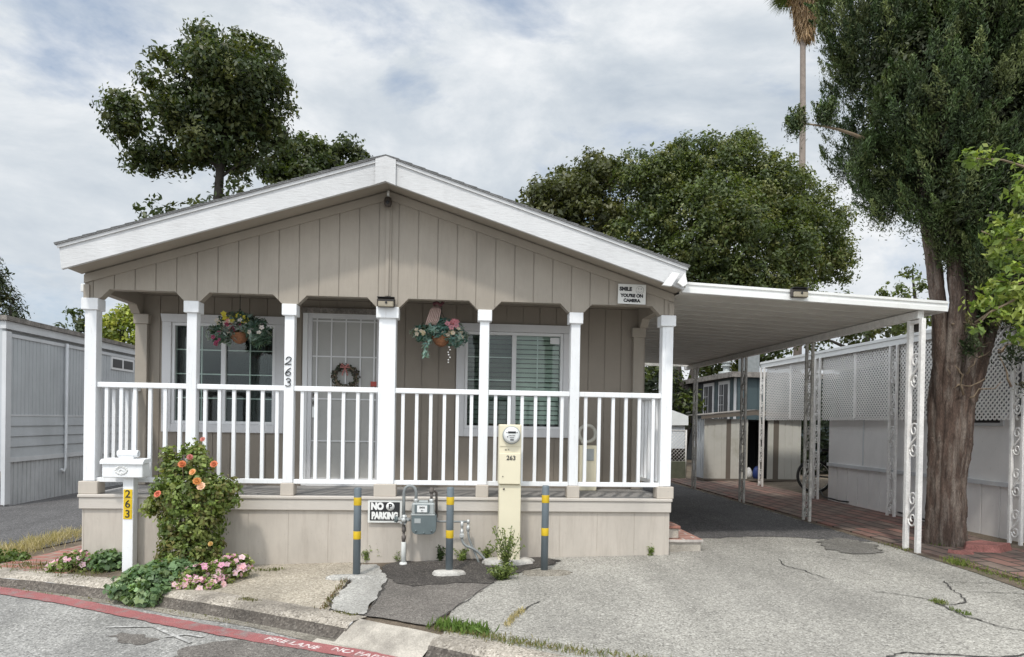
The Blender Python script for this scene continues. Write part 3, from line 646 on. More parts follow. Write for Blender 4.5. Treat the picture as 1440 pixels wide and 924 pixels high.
for v in (-1.689, -1.518, -1.347, -1.174, -1.01): mb.box(v-.008, v+.008, y-.012, y+.0, z0+.1, z1-.05)
for z in (2.72, 2.295, 1.785, 1.281): mb.box(x0+.05, x1-.05, y-.0125, y-.0005, z-.008, z+.008)
part('security_bars', mb, 'vinyl', dr)
part('door_panel', MB().box(x0, x1, y+.05, y+.09, z0, z1), 'doorp', dr)
mb = MB(); mb.lathe((x0+.095, y-.021, 1.83), [(.028, 0), (.028, .006)], 14, 'y'); mb.lathe((x0+.09, y-.021, 1.735), [(.026, 0), (.026, .006)], 14, 'y'); part('door_handle', mb, 'rustp', dr)
part('door_notice', MB().box(x0+.06, x0+.115, y-.028, y-.021, 1.56, 1.69), 'sletter', dr)
part('door_sticker', MB().box(-1.045, -.975, y-.03, y-.021, 1.945, 2.005), 'red_s', dr)
# gutter ends, downspout stub and the corner bracket at the right eave
mb = MB().bbox(XL-.055, XL-.004, YF+.02, YF+.1, 2.8, 2.88, .006); part('gutter_end', mb, 'alu', H)
mb = MB(); mb.prism([(2.06, 2.965), (2.16, 3.1), (2.235, 3.09), (2.15, 2.955)], FR(YFA-.075), 0, .045); mb.prism([(2.22, 3.0), (2.3, 3.1), (2.325, 2.99), (2.28, 2.96)], FR(YFA-.05), 0, .03); part('eave_bracket', mb, 'alu', H)

# ---------------------------------------------------------------- carport
CX = 5.02; CT = thing('carport', 'white aluminium carport awning on scroll iron posts over the driveway', 'carport', (CX, 7.14, .19))
cz = lambda x: 3.048-.0385*(x-2.34)              # top of the front fascia
mb = MB(); y = 7.09; x0, x1 = 2.34, 5.24
prof = []
while y < 14.7:                                  # roof pans with folded ribs
    for dy, dz in ((0, -.105), (.015, -.05), (.05, -.05), (.065, -.105), (.2, -.097)): prof.append((y+dy, dz))
    y += .305
vs = [(x, a, cz(x)+b) for a, b in prof for x in (x0, x1)]; vt = [(x, a, cz(x)-.045) for a, b in prof for x in (x0, x1)]
mb.add(vs, [(2*i, 2*i+1, 2*i+3, 2*i+2) for i in range(len(prof)-1)]); mb.add(vt, [(2*i, 2*i+1, 2*i+3, 2*i+2) for i in range(len(prof)-1)])
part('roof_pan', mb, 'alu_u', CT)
mb = MB()
sec = [(0, -.11), (0, -.062), (.006, -.058), (.006, -.03), (-.006, -.026), (-.006, 0), (.05, 0), (.05, -.11)]
xs = (2.335, 5.28); vs = [(x, 7.03+d, cz(x)+w) for x in xs for d, w in sec]; m = len(sec)
mb.add(vs, [tuple(range(m)), tuple(range(m, 2*m))[::-1]]+[(i, (i+1) % m, m+(i+1) % m, m+i) for i in range(m)])
part('front_fascia', mb, 'alu', CT)
mb = MB(); mb.box(5.242, 5.282, 7.083, 14.8, cz(5.28)-.11, cz(5.28)); part('side_fascia', mb, 'alu', CT)
mb = MB(); zb = cz(CX)-.108; mb.box(CX-.035, CX+.035, 7.1, 14.8, zb-.085, zb-.002); part('eave_beam', mb, 'iron_w', CT)
mb = MB(); mb.box(2.345, 5.24, 14.75, 14.8, 2.83, 2.89); part('rear_beam', mb, 'iron', CT)
def s_scroll(mb, x, y, z, h, w, r=.0105):
    """one S of flat bar: two opposed spirals"""
    for sg in (1, -1):
        P = []
        for i in range(26):
            t = i/25; a = t*2.1*PI*1.15; rr = w*.5*(1-.72*t)
            P.append((x, y+sg*(rr*math.cos(a+PI)+w*.0), z+sg*(h*.27+rr*1.25*math.sin(a))))
        P = [(x, y+sg*w*.5*-1*0, z)] + P if False else P
        mb.tube(P, r, 5)
    mb.tube([(x, y-w*.5, z+h*.27), (x, y-w*.3, z+h*.1), (x, y+w*.3, z-h*.1), (x, y+w*.5, z-h*.27)], r, 5)
def scroll_post(parent, x, y, z0, z1, mat, n=3, sep=.15, tw=.032, dense=False):
    mb = MB().bbox(x-tw/2, x+tw/2, y-sep/2-tw/2, y-sep/2+tw/2, z0, z1, .003); mb.bbox(x-tw/2, x+tw/2, y+sep/2-tw/2, y+sep/2+tw/2, z0, z1, .003)
    if not dense: mb.box(x-tw/2+.003, x+tw/2-.003, y-sep/2+tw/2, y+sep/2-tw/2, z1-.045, z1-.012)
    p = part('scroll_post', mb, mat, parent)
    for k in range(n):
        z = z0+(z1-z0)*(k+.62 if not dense else k+.5)/(n+.35); sc = MB(); s_scroll(sc, x, y, z, .4 if not dense else .36, sep-tw-.012); part('iron_scroll', sc, mat, p)
    return p
for y, m, n in ((7.17, 'iron_w', 3), (9.45, 'iron', 5), (11.7, 'iron', 5), (14.15, 'iron', 5)):
    z0 = land(CX, y)-.01; scroll_post(CT, CX, y, z0, zb-.087, m, n, .2 if y < 8 else .17, .05 if y < 8 else .036, n == 5)

# ---------------------------------------------------------------- fixtures fastened to house and carport
def floodlight(name, label, c, yaxis=-1):
    t = thing(name, label, 'light', c, 'solar wall lights'); x, y, z = c
    part('housing', MB().bbox(x-.093, x+.093, y-.05, y, z-.045, z+.05, .012), 'lampb', t)
    part('lens', MB().bbox(x-.08, x+.08, y-.075, y-.052, z-.045, z+.012, .008), 'solar', t)
    part('solar_panel', MB().bbox(x-.09, x+.09, y-.082, y-.002, z+.052, z+.058, .002), 'black', t)
    mb = MB(); mb.lathe((x+.005, y-.076, z-.002), [(.012, 0), (.012, .006), (.006, .01)], 10, 'y'); part('motion_sensor', mb, 'black', t); return t
floodlight('wall_light', 'bronze solar floodlight on the cap of the thick middle porch post', (-.757, YF-.03, 2.765))
floodlight('wall_light', 'bronze solar floodlight on the white front edge of the carport', (3.585, 7.022, 2.957))
t = thing('security_camera', 'small dark dome camera hanging beneath the peak of the gable', 'camera', (-.752, YF-.02, 3.86))
part('bracket', MB().tube([(-.752, YF-.012, 3.93), (-.752, YF-.07, 3.92), (-.75, YF-.08, 3.87)], .014, 8), 'alu', t)
mb = MB(); mb.lathe((-.752, YF-.085, 3.80), [(.01, -.045), (.03, -.038), (.042, -.01), (.042, .015), (.034, .05), (.012, .062)], 14); part('camera_body', mb, 'lampb', t)
mb = MB(); mb.lathe((-.752, YF-.12, 3.795), [(.02, 0), (.018, .01)], 12, 'y'); part('lens', mb, 'black', t)
part('cable', MB().tube([(-.752, YF-.075, 3.86), (-.74, YF-.03, 3.80), (-.735, YF-.022, 3.70), (-.735, YF-.022, 2.84)], .003, 5), 'trim_t', t)
# SMILE sign
t = thing('camera_notice', "white rectangular sign reading SMILE YOU'RE ON CAMERA at the right end of the gable", 'sign', (1.855, YF-.03, 2.94))
ux = Vector((1, 0, -.012)); uy = Vector((.012, 0, 1)); c = Vector((1.855, YF-.034, 2.945))
mb = MB(); mb.bar(c-ux*.152, c+ux*.152, .004, .212, (0, 0, 1)); part('sign_board', mb, 'swhite', t)
text('lettering', 'SMILE', .054, c+ux*-.07+uy*.052+Vector((0, -.003, 0)), ux, uy, 'ink', t, bold=.003)
text('lettering', "YOU'RE ON", .046, c+uy*-.018+Vector((0, -.003, 0)), ux, uy, 'ink', t, bold=.003); text('lettering', 'CAMERA', .046, c+uy*-.07+Vector((0, -.003, 0)), ux, uy, 'ink', t, bold=.003)
mb = MB(); q = c+ux*.085+uy*.045+Vector((0, -.004, 0))
mb.tube([q+ux*.042*math.cos(a)+uy*.042*math.sin(a) for a in [2*PI*i/24 for i in range(25)]], .0011, 4, False)
for s in (-1, 1): mb.lathe(q+ux*.014*s+uy*.014, [(.005, 0), (.005, .001)], 8, 'y')
mb.tube([q+ux*.024*math.cos(a)+uy*.024*math.sin(a) for a in [PI*(1.15+.7*i/8) for i in range(9)]], .0012, 4, False); part('smiling_face', mb, 'ink', t)
# NO PARKING sign
t = thing('parking_sign', 'black and white NO PARKING sign fixed to the beige skirting', 'sign', (-.735, YF-.01, .58))
c = Vector((-.738, YF-.035, .588)); ux = Vector((1, 0, -.01)); uy = Vector((.01, 0, 1)); o = Vector((0, -.004, 0))
mb = MB().bbox(-.915, -.562, YF-.034, YF-.03, .468, .705, .004); part('sign_border', mb, 'swhite', t); part('sign_face', MB().bbox(-.893, -.584, YF-.038, YF-.0345, .49, .683, .003), 'sblack', t)
text('lettering', 'NO', .095, c+ux*-.08+uy*.048+o, ux, uy, 'sletter', t, bold=.007, sx=.85); text('lettering', 'PARKING', .095, c+uy*-.05+o, ux, uy, 'sletter', t, bold=.007, sx=.68)
mb = MB(); q = c+ux*.055+uy*.05+o; mb.lathe(q, [(.044, -.001), (.044, .0015)], 28, 'y'); part('round_symbol', mb, 'sletter', t)
text('symbol_letter', 'P', .07, q+Vector((0, -.0025, 0)), ux, uy, 'sblack', t, bold=.003)

# ================================================================== THINGS AROUND THE FRONT
def bollard(x, y, top, label):
    z = land(x, y); t = thing('bollard', label, 'bollard', (x, y, z), 'striped bollards guarding the meters')
    mb = MB(); mb.lathe((x, y, z), [(.036, -.02), (.036, top-z-.012), (.033, top-z-.004), (.025, top-z)], 20); part('steel_pipe', mb, 'bollard', t)
    for a in (.132, .455):
        mb = MB(); mb.lathe((x, y, top-a), [(.0368, -.038), (.0374, -.036), (.0374, .036), (.0368, .038)], 20); part('yellow_band', mb, 'yellow', t)
    return t
def footing(b, x, y, rx, ry, h, mat='footing'):
    z = land(x, y); mb = MB(); prof = [(1.0, -.02), (.97, h*.5), (.85, h*.9), (.4, h), (.05, h)]; n = 26; ph = [random.uniform(.86, 1.1) for _ in range(n)]
    vs = [(x+rx*r*ph[k]*math.cos(2*PI*k/n), y+ry*r*ph[k]*math.sin(2*PI*k/n), land(x, y)+hh) for r, hh in prof for k in range(n)]
    mb.add(vs, [(i*n+k, i*n+(k+1) % n, (i+1)*n+(k+1) % n, (i+1)*n+k) for i in range(len(prof)-1) for k in range(n)]+[tuple((len(prof)-1)*n+k for k in range(n))], True)
    part('concrete_footing', mb, mat, b)
b = bollard(-.935, 6.65, .895, 'grey bollard with two yellow bands beside the NO PARKING sign on broken concrete'); footing(b, -.96, 6.6, .24, .07, .035, 'patchw')
b = bollard(-.052, 6.67, .905, 'grey bollard with two yellow bands in front of the gas meter pipes'); footing(b, -.052, 6.63, .165, .075, .05)
b = bollard(.88, 6.68, .93, 'grey bollard with two yellow bands standing at the driveway edge right of the electric meter'); footing(b, .9, 6.6, .26, .12, .022, 'gutter')
# gas meter
GY = 7.12; t = thing('gas_meter', 'grey gas meter with curved pipes and shut-off valve in front of the skirting', 'gas meter', (-.33, GY, land(-.33, 7.1)))
mb = MB(); mb.lathe((-.527, GY, .06), [(.026, -.03), (.026, .225), (.022, .232)], 16); mb.lathe((-.527, GY, .055), [(.04, -.02), (.04, .02), (.03, .03)], 14); part('riser_sleeve', mb, 'pvc', t)
mb = MB(); mb.lathe((-.527, GY, .285), [(.018, 0), (.018, .03), (.023, .035), (.023, .07), (.014, .075), (.014, .11), (.022, .115), (.022, .16), (.016, .165), (.016, .2)], 12); part('pipe_union', mb, 'rustp', t)
mb = MB(); mb.lathe((-.527, GY, .525), [(.018, -.05), (.03, -.035), (.036, 0), (.03, .035), (.018, .05)], 14); mb.tube([(-.59, GY-.01, .525), (-.46, GY-.01, .525)], .02, 10); mb.lathe((-.527, GY-.02, .525), [(.024, 0), (.024, .045), (.016, .05)], 10, 'y')
for a in range(6): mb.cbox((-.527+.042*math.cos(a), GY-.03, .525+.042*math.sin(a)), (.016, .02, .016))
part('shutoff_valve', mb, 'valve', t)
mb = MB(); mb.lathe((-.6, GY-.01, .525), [(.022, -.012), (.034, -.004), (.034, .004), (.022, .012)], 12, 'x'); mb.box(-.625, -.6, GY-.02, GY, .495, .555); part('valve_handle', mb, 'mgrey', t)
arc = [(-.47+.062*math.cos(a), GY, .80+.07*math.sin(a)) for a in [PI-PI*i/12 for i in range(13)]]
part('inlet_bend', MB().tube([(-.532, GY, .57), (-.532, GY, .7)]+arc+[(-.408, GY, .71)], .0165, 10), 'pipe', t)
mb = MB(); mb.lathe((-.408, GY, .70), [(.026, 0), (.026, .03), (.02, .04)], 12); mb.lathe((-.25, GY, .70), [(.026, 0), (.026, .03), (.02, .04)], 12); part('coupling_nuts', mb, 'valve', t)
mb = MB().bbox(-.445, -.215, GY-.085, GY+.07, .585, .702, .012); mb.bbox(-.38, -.28, GY-.04, GY+.04, .70, .722, .006); mb.bbox(-.452, -.208, GY-.092, GY+.075, .575, .592, .004); part('meter_head', mb, 'mpale', t)
pl = []
for cx, cz0, sx, sz in ((-.385, .445, -1, -1), (-.255, .445, 1, -1)):
    for i in range(7):
        a = (PI+PI/2*i/6) if sx < 0 else (1.5*PI+PI/2*i/6); pl.append((cx+.062*math.cos(a), cz0+.062*math.sin(a)))
pl += [(-.193, .576), (-.447, .576)]
mb = MB().prism(pl, FR(GY-.085), 0, .15); mb.prism([(x*.97-.0096, z*.96+.02) for x, z in pl], FR(GY-.097), 0, .013)
for u in (-.4, -.32, -.24): mb.lathe((u, GY-.09, .4 if u == -.32 else .42), [(.012, 0), (.012, .014), (.006, .018)], 8, 'y')
part('meter_body', mb, 'mgrey', t)
part('index_window', MB().bbox(-.415, -.265, GY-.098, GY-.084, .605, .69, .004), 'mgrey', t); part('index_dial', MB().box(-.39, -.288, GY-.1005, GY-.0985, .612, .682), 'dial', t)
text('dial_number', '8406', .028, (-.339, GY-.1025, .66), (1, 0, 0), (0, 0, 1), 'ink', t); text('dial_number', '00.0', .014, (-.339, GY-.1025, .628), (1, 0, 0), (0, 0, 1), 'ink', t)
part('data_plate', MB().box(-.415, -.352, GY-.101, GY-.0985, .5, .548), 'mpale', t)
mb = MB(); mb.tube([(-.25, GY, .735), (-.25, GY, .8)], .015, 10); mb.lathe((-.25, GY, .80), [(.022, 0), (.024, .015), (.024, .05), (.014, .055)], 12); mb.tube([(-.25, GY, .82), (-.222, GY+.03, .82), (-.2, GY+.05, .8), (-.196, GY+.05, .54)], .013, 8); part('outlet_regulator', mb, 'rustp', t)
part('house_line', MB().tube([(-.196, GY+.05, .54), (-.19, GY+.05, .50), (-.15, GY+.05, .497), (.06, GY+.05, .497), (.13, GY+.05, .497)], .011, 8), 'pipe', t)
mb = MB()
for x, z0, z1 in ((.07, .5, .36), (.135, .52, .4)): mb.lathe((x, GY+.04, z1), [(.012, 0), (.02, .005), (.02, .05), (.013, .055), (.013, .08), (.017, .085), (.017, z0-z1)], 12)
mb.bbox(.045, .095, GY+.015, GY+.06, .33, .375, .006); part('service_valve', mb, 'valve', t)
part('flexible_conduit', MB().tube(bezier((.07, GY+.04, .34), (.075, GY+.03, .25), (.15, GY+.02, .235), 7)+bezier((.16, GY+.02, .232), (.25, GY+.01, .2), (.33, GY, .09), 8), .0145, 8), 'pipe', t)
part('flexible_conduit', MB().tube(bezier((.135, GY+.04, .4), (.14, GY+.04, .3), (.2, GY+.03, .2), 8)+[(.235, GY+.02, .12), (.26, GY, .05)], .013, 8), 'pipe', t)
# electric meter pedestal
t = thing('electric_meter', 'cream electric meter pedestal numbered 263 with a round glass dial', 'electric meter', (.55, 7.08, .09))
mb = MB().bbox(.443, .667, 7.0, 7.16, .06, .905, .006); part('pedestal', mb, 'cream', t)
part('meter_housing', MB().bbox(.432, .66, 6.985, 7.16, .907, 1.521, .008), 'cream', t)
mb = MB().bbox(.438, .655, 6.972, 6.984, .912, 1.225, .004); mb.bbox(.44, .652, 6.978, 6.984, 1.295, 1.51, .003); part('access_door', mb, 'cream', t); mb = MB(); mb.lathe((.475, 6.972, .99), [(.006, 0), (.006, .006)], 8, 'y'); mb.lathe((.49, 6.998, .86), [(.01, 0), (.01, .008)], 8, 'y'); part('latch', mb, 'rustp', t)
mb = MB(); mb.lathe((.557, 6.977, 1.413), [(.092, -.0), (.092, .018), (.086, .022)], 32, 'y'); part('dial_ring', mb, 'mpale', t)
mb = MB(); mb.lathe((.557, 6.955, 1.413), [(.083, 0), (.083, .008), (.076, .03), (.06, .038)], 32, 'y'); part('meter_dial', mb, 'dial', t)
mb = MB().box(.517, .597, 6.912, 6.918, 1.432, 1.452); mb.box(.508, .518, 6.912, 6.918, 1.392, 1.402); mb.box(.535, .58, 6.912, 6.918, 1.385, 1.39); mb.box(.54, .576, 6.912, 6.918, 1.36, 1.372)
for a in (-1, 1): mb.lathe((.557+.052*a, 6.917, 1.44), [(.006, 0), (.006, .003)], 8, 'y')
for i in range(5): mb.box(.525+i*.014, .533+i*.014, 6.912, 6.918, 1.405, 1.413)
part('dial_display', mb, 'ink', t)
text('lettering', '263', .064, (.557, 6.969, 1.178), (1, 0, -.01), (.01, 0, 1), 'ink', t, bold=.0008); text('lettering', '61 4', .024, (.515, 6.982, 1.262), (1, 0, 0), (0, 0, 1), 'ink', t)
footing(t, .56, 7.07, .27, .15, .055)
# mailbox
t = thing('mailbox', 'white post mailbox with yellow 263 number plates beside the rose bush', 'mailbox', (-3.28, 7.2, land(-3.28, 7.2)))
part('post', MB().bbox(-3.33, -3.228, 7.16, 7.26, -.06, .925, .004), 'white', t)
bx = part('box', MB().bbox(-3.505, -3.115, 7.1, 7.26, .925, 1.07, .008), 'white', t)
mb = MB(); mb.prism([(7.08, 1.062), (7.08, 1.085), (7.11, 1.108), (7.265, 1.115), (7.265, 1.071), (7.099, 1.071)], SX(-3.517, 1), 0, .414); part('lid', mb, 'white', bx)
mb = MB(); mb.tube([(-3.32+.055*math.cos(a), 7.097, 1.0+.037*math.sin(a)*(1+.15*math.cos(4*a))) for a in [2*PI*i/28 for i in range(29)]], .005, 5, False); mb.tube([(-3.32+.038*math.cos(a), 7.097, 1.0+.026*math.sin(a)) for a in [2*PI*i/20 for i in range(21)]], .003, 5, False)
for a in range(12): mb.lathe((-3.32+.055*math.cos(a*PI/6), 7.099, 1.0+.038*math.sin(a*PI/6)), [(.009, 0), (.008, .006)], 8, 'y')
mb.tube([(-3.34, 7.097, .99), (-3.32, 7.095, 1.012), (-3.3, 7.097, .99)], .005, 5); part('emblem', mb, 'alu', bx)
mb = MB(); mb.lathe((-3.285, 7.17, 1.163), [(.031, -.1), (.034, -.097), (.034, .093), (.034, .1), (.027, .1), (.026, .0)], 18, 'x'); mb.box(-3.345, -3.225, 7.14, 7.2, 1.112, 1.135); part('newspaper_tube', mb, 'white', t)
for i, ch in enumerate('263'):
    z = .755-i*.1; p = part('number_plate', MB().bbox(-3.322, -3.236, 7.154, 7.159, z-.049, z+.049, .002), 'plate_y', t)
    text('digit', ch, .108, (-3.279, 7.1525, z), (1, 0, -.01), (.01, 0, 1), 'ink', p, bold=.0012, sx=1.0)

# ---------------------------------------------------------------- plants
def cat(*sets): return tuple(np.concatenate(q) for q in zip(*sets))
def petals(P, D, size, n, cols, tilt=.5, asp=.8):
    """n petals round each bloom centre P facing D"""
    m = len(P); D = unit(np.asarray(D, float)); ref = unit(RNG.normal(size=(m, 3))); a = unit(np.cross(D, ref)); b = np.cross(D, a)
    k = 2*PI*np.arange(n)/n; R = a[:, None]*np.cos(k)[None, :, None]+b[:, None]*np.sin(k)[None, :, None]; s = np.broadcast_to(np.asarray(size, float).reshape(-1, 1, 1), (m, 1, 1))
    Q = P[:, None]+R*s*.32+D[:, None]*s*.12*tilt; Nn = unit(D[:, None]-R*tilt); T = R+D[:, None]*tilt
    C = np.repeat(pick_cols(m, cols, .08), n, 0); L = np.repeat(np.broadcast_to(s[:, :, 0], (m, 1)), n, 0)[:, 0]*.62
    return Q.reshape(-1, 3), np.broadcast_to(Nn, (m, n, 3)).reshape(-1, 3), L, L*asp, C, T.reshape(-1, 3)
def bloom_mesh(name, sets, org):
    P, Nn, L, W, C, T = cat(*sets); return leaves_mesh(name, P, Nn, L, W, C, org, .12, T, 'petal')
GREEN = [(.17, .23, .06), (.21, .27, .075), (.12, .17, .045), (.25, .29, .09)]
# rose bush
bx0, by0 = -2.58, 6.9; bz = land(bx0, by0); org = (bx0, by0, bz)
t = thing('rose_bush', 'tall green rose bush with orange and pink blooms in front of the porch skirting', 'bush', org)
mb = MB()
for k in range(16):
    a = random.uniform(0, 2*PI); h = random.uniform(.6, 1.25); r = random.uniform(.05, .34)*(1.25-h*.6)
    mb.tube(bezier((bx0+.05*math.cos(a), by0+.05*math.sin(a), bz), (bx0+r*.5*math.cos(a), by0+r*.5*math.sin(a), bz+h*.6), (bx0+r*math.cos(a), by0+r*math.sin(a), bz+h), 7), [.009-.001*i for i in range(7)], 5)
part('stems', mb, 'twig', t)
lb = [((bx0-.02, by0, .84), (.31, .27, .17)), ((bx0+.02, by0, .72), (.34, .28, .15)), ((bx0+.02, by0, .5), (.27, .25, .28)), ((bx0+.02, by0, .22), (.26, .25, .2)), ((bx0+.11, by0, 1.07), (.07, .08, .13)), ((bx0-.2, by0, 1.1), (.06, .07, .12)), ((bx0-.38, by0, .62), (.08, .08, .05)), ((bx0+.02, by0, 1.22), (.06, .06, .1)), ((bx0+.04, by0, 1.08), (.13, .13, .18)), ((bx0-.12, by0, .98), (.15, .13, .13)), ((bx0+.3, by0, .8), (.17, .15, .14)), ((bx0-.3, by0+.02, .68), (.12, .12, .08))]
P, Nn, L, W, C = crown(lb, 560, 19, .075, .045, .66, GREEN+[(.2, .19, .07)], .45, .15)
Pb, Nb, Lb, Wb, Cb = crown([((bx0+.02, by0, .25), (.28, .25, .25))], 110, 16, .07, .04, .66, [(.19, .17, .055), (.14, .16, .045), (.17, .19, .055)], .3)
part('foliage', leaves_mesh('foliage', *cat((P, Nn, L, W, C), (Pb, Nb, Lb, Wb, Cb)), org), 'leaf', t)
for px, py, r, c in ((285, 618, .035, (.75, .3, .26)), (267, 643, .04, (.68, .22, .2)), (256, 653, .05, (.72, .22, .05)), (301, 653, .048, (.72, .22, .08)), (271, 664, .045, (.85, .48, .2)), (277, 677, .052, (.75, .34, .06)), (283, 684, .055, (.85, .6, .5)), (222, 695, .048, (.75, .22, .12)), (296, 765, .032, (.75, .5, .15))):
    q = onY(px, py, by0-(.3 if 640 < py < 700 else .2 if py > 700 else .12)); sets = []
    for j, (sc, tl, nn) in enumerate(((1.7, .35, 9), (1.45, .8, 8), (1.1, 1.6, 7), (.7, 2.6, 5))):
        sets.append(petals(np.array([q[:]]), np.array([[random.uniform(-.3, .3), -.8, .5]]), r*sc*.74, nn, [tuple(min(1, (v*.85+.08)*(1-.05*j)) for v in c)], tl, 1.5))
    part('rose_bloom', bloom_mesh('rose_bloom', sets, org), 'petal', t)
def low_plant(name, label, catg, px, lobes, nclump, per, leaf, asp, cols, blooms=None, bcols=None, bsz=.05, group=None, cr=.06):
    o = onG(*px); org = (o.x, o.y, o.z); t = thing(name, label, catg, org, group)
    lb = [((o.x+a, o.y+b, o.z+c), r) for (a, b, c), r in lobes]
    keep = lambda p: p[2] > o.z-.13
    P, Nn, L, W, C = crown(lb, nclump, per, cr, leaf, asp, cols, .8, .1, keep=keep)
    part('foliage', leaves_mesh('foliage', P, Nn, L, W, C, org), 'leaf', t)
    mb = MB()
    for k in range(10):
        l = lb[k % len(lb)]; e = Vector(l[0])+Vector((random.uniform(-.5, .5)*l[1][0], random.uniform(-.5, .5)*l[1][1], 0)); mb.tube(bezier((o.x+random.uniform(-.05, .05), o.y, o.z), ((o.x+e.x)/2, (o.y+e.y)/2, e.z+.03), e, 5), .004, 4)
    part('stems', mb, 'stem', t)
    if blooms:
        Q = []; D = []
        while len(Q) < blooms:
            i = RNG.integers(len(lb)); c, r = np.array(lb[i][0]), np.array(lb[i][1]); d = unit(RNG.normal(size=3)[None])[0]
            if d[2] < -.1 or d[1] > .35: continue
            Q.append(c+d*r*1.08); D.append(d+np.array([0, -.5, .4]))
        part('blossoms', bloom_mesh('blossoms', [petals(np.array(Q), np.array(D), RNG.uniform(.75, 1.2, len(Q))*bsz, 5, bcols, .35, .95), petals(np.array(Q)+unit(np.array(D))*.006, np.array(D), bsz*.4, 4, [(.75, .55, .6)], .8)], org), 'petal', t)
    return t
PINK = [(.82, .5, .64), (.76, .38, .56), (.88, .64, .74), (.78, .54, .66)]
low_plant('geranium', 'low green leafy geranium spilling over the kerb, without blooms', 'plant', (213, 826), [((0, 0, .06), (.22, .2, .13)), ((.1, .1, .1), (.2, .18, .12)), ((-.14, -.05, .02), (.18, .16, .1)), ((.06, -.18, -.02), (.18, .13, .11)), ((.22, .2, .1), (.16, .16, .12))], 260, 14, .048, 1.0, [(.15, .235, .11), (.19, .28, .13), (.11, .18, .085), (.24, .31, .16)])
low_plant('flowering_plant', 'mound of pink flowers beneath the rose bush beside the concrete walk', 'plant', (283, 822), [((0, 0, .05), (.2, .14, .12)), ((.17, .1, .08), (.14, .14, .14)), ((-.14, -.06, .03), (.12, .12, .08)), ((.06, -.1, .02), (.16, .1, .08)), ((.27, .2, .12), (.1, .1, .12))], 150, 12, .042, .7, GREEN, 100, PINK, .05)
low_plant('flowering_plant', 'small clump of pale pink flowers by the brick path left of the mailbox post', 'plant', (108, 800), [((0, 0, .06), (.17, .13, .1)), ((-.14, -.05, .03), (.1, .1, .06)), ((.08, .05, .1), (.1, .1, .08))], 80, 12, .042, .7, GREEN, 38, PINK, .052)
low_plant('geranium', 'small round green leafy plant just left of the mailbox post base', 'plant', (150, 800), [((0, 0, .08), (.13, .12, .1)), ((.05, .02, .1), (.1, .1, .08))], 90, 12, .045, 1.0, [(.13, .21, .09), (.16, .24, .1), (.1, .16, .07)])
low_plant('weed', 'bright green low weeds at the left edge of the brick path', 'weed', (12, 788), [((0, 0, .03), (.2, .12, .06)), ((-.2, .02, .03), (.16, .1, .06))], 60, 11, .045, .7, [(.13, .19, .05), (.1, .15, .04)])
# small weeds along the skirting and cracks
def weed(label, px, h, spread, n, leaf=.03, cols=GREEN, tall=0):
    o = onG(*px); org = (o.x, o.y, o.z); t = thing('weed', label, 'weed', org, 'weeds along the house and driveway')
    mb = MB(); Q = []
    for k in range(n):
        a = random.uniform(0, 2*PI); hh = h*random.uniform(.45, 1); r = spread*random.uniform(.2, 1)
        pts = bezier(o, (o.x+r*.4*math.cos(a), o.y+r*.3*math.sin(a), o.z+hh*.6), (o.x+r*math.cos(a), o.y+r*.5*math.sin(a), o.z+hh), 7); mb.tube(pts, .0028, 4)
        Q += [p for p in pts[1:] for _ in range(2)]
    part('stems', mb, 'stem', t); Q = np.array([q[:] for q in Q]); m = len(Q)*2; Q = np.repeat(Q, 2, 0)+RNG.normal(size=(m, 3))*.014
    Nn = unit(RNG.normal(size=(m, 3))*.7+np.array([0, -.3, .8])); L = leaf*RNG.uniform(.6, 1.3, m)
    part('leaves', leaves_mesh('leaves', Q, Nn, L, L*.45, pick_cols(m, cols), org), 'leaf', t); return t
WD = [(.15, .2, .05), (.2, .24, .07), (.1, .14, .04)]
weed('tall bushy yellow-green weed growing at the foot of the electric meter', (712, 803), .44, .19, 26, .034, WD)
weed('low leafy weed mat in front of the electric meter footing', (705, 815), .13, .17, 34, .034, WD)
weed('weed against the skirting right of the NO PARKING sign bollard', (514, 790), .17, .07, 8, .03, GREEN); weed('spindly weed against the skirting under the NO PARKING sign', (534, 789), .15, .05, 5, .024, GREEN)
weed('dark weed left of the middle bollard', (619, 789), .16, .06, 9, .035, [(.04, .07, .025), (.06, .09, .03)]); weed('green weed between the middle bollard and the meter conduits', (650, 789), .14, .1, 11, .032, GREEN); weed('tiny weed beside the white gas riser pipe', (558, 789), .08, .04, 5, .024, GREEN)
weed('yellowish weed where the grey conduits enter the ground', (684, 790), .17, .1, 12, .03, WD); weed('single small weed at the skirting near the right end', (914, 781), .1, .05, 6, .026, GREEN)
def tufts(name, label, pts, n, h, cols, sp=.04, w=.006, kind='stuff'):
    """short grass blades scattered along a ground polyline"""
    P3 = [onG(*p) if not isinstance(p, Vector) else p for p in pts]; P = []
    for _ in range(n):
        i = random.randrange(len(P3)-1); q = P3[i].lerp(P3[i+1], random.random()); x, y = q.x+random.gauss(0, sp), q.y+random.gauss(0, sp); P.append((x, y, land(x, y)))
    P = np.array(P); n = len(P); hh = h*RNG.uniform(.4, 1.3, n); T = unit(RNG.normal(size=(n, 3))*.5+np.array([0, 0, 1.0])); Nn = unit(RNG.normal(size=(n, 3))*np.array([1, 1, .1])); P[:, 2] += hh*.42
    me = leaves_mesh(name, P, Nn, hh, np.full(n, w)*RNG.uniform(.7, 1.6, n), pick_cols(n, cols), (0, 0, 0), .1, T); o = bpy.data.objects.new(name, me); link(o); tag(o, label, 'grass', None, kind)
DRY = [(.5, .42, .26), (.56, .48, .32), (.42, .35, .19), (.33, .28, .13)]
tufts('dry_grass', 'dry yellow grass beside the grey lane at far left', [(-10, 785), (30, 776), (70, 764), (110, 752)], 1500, .14, DRY, .13)
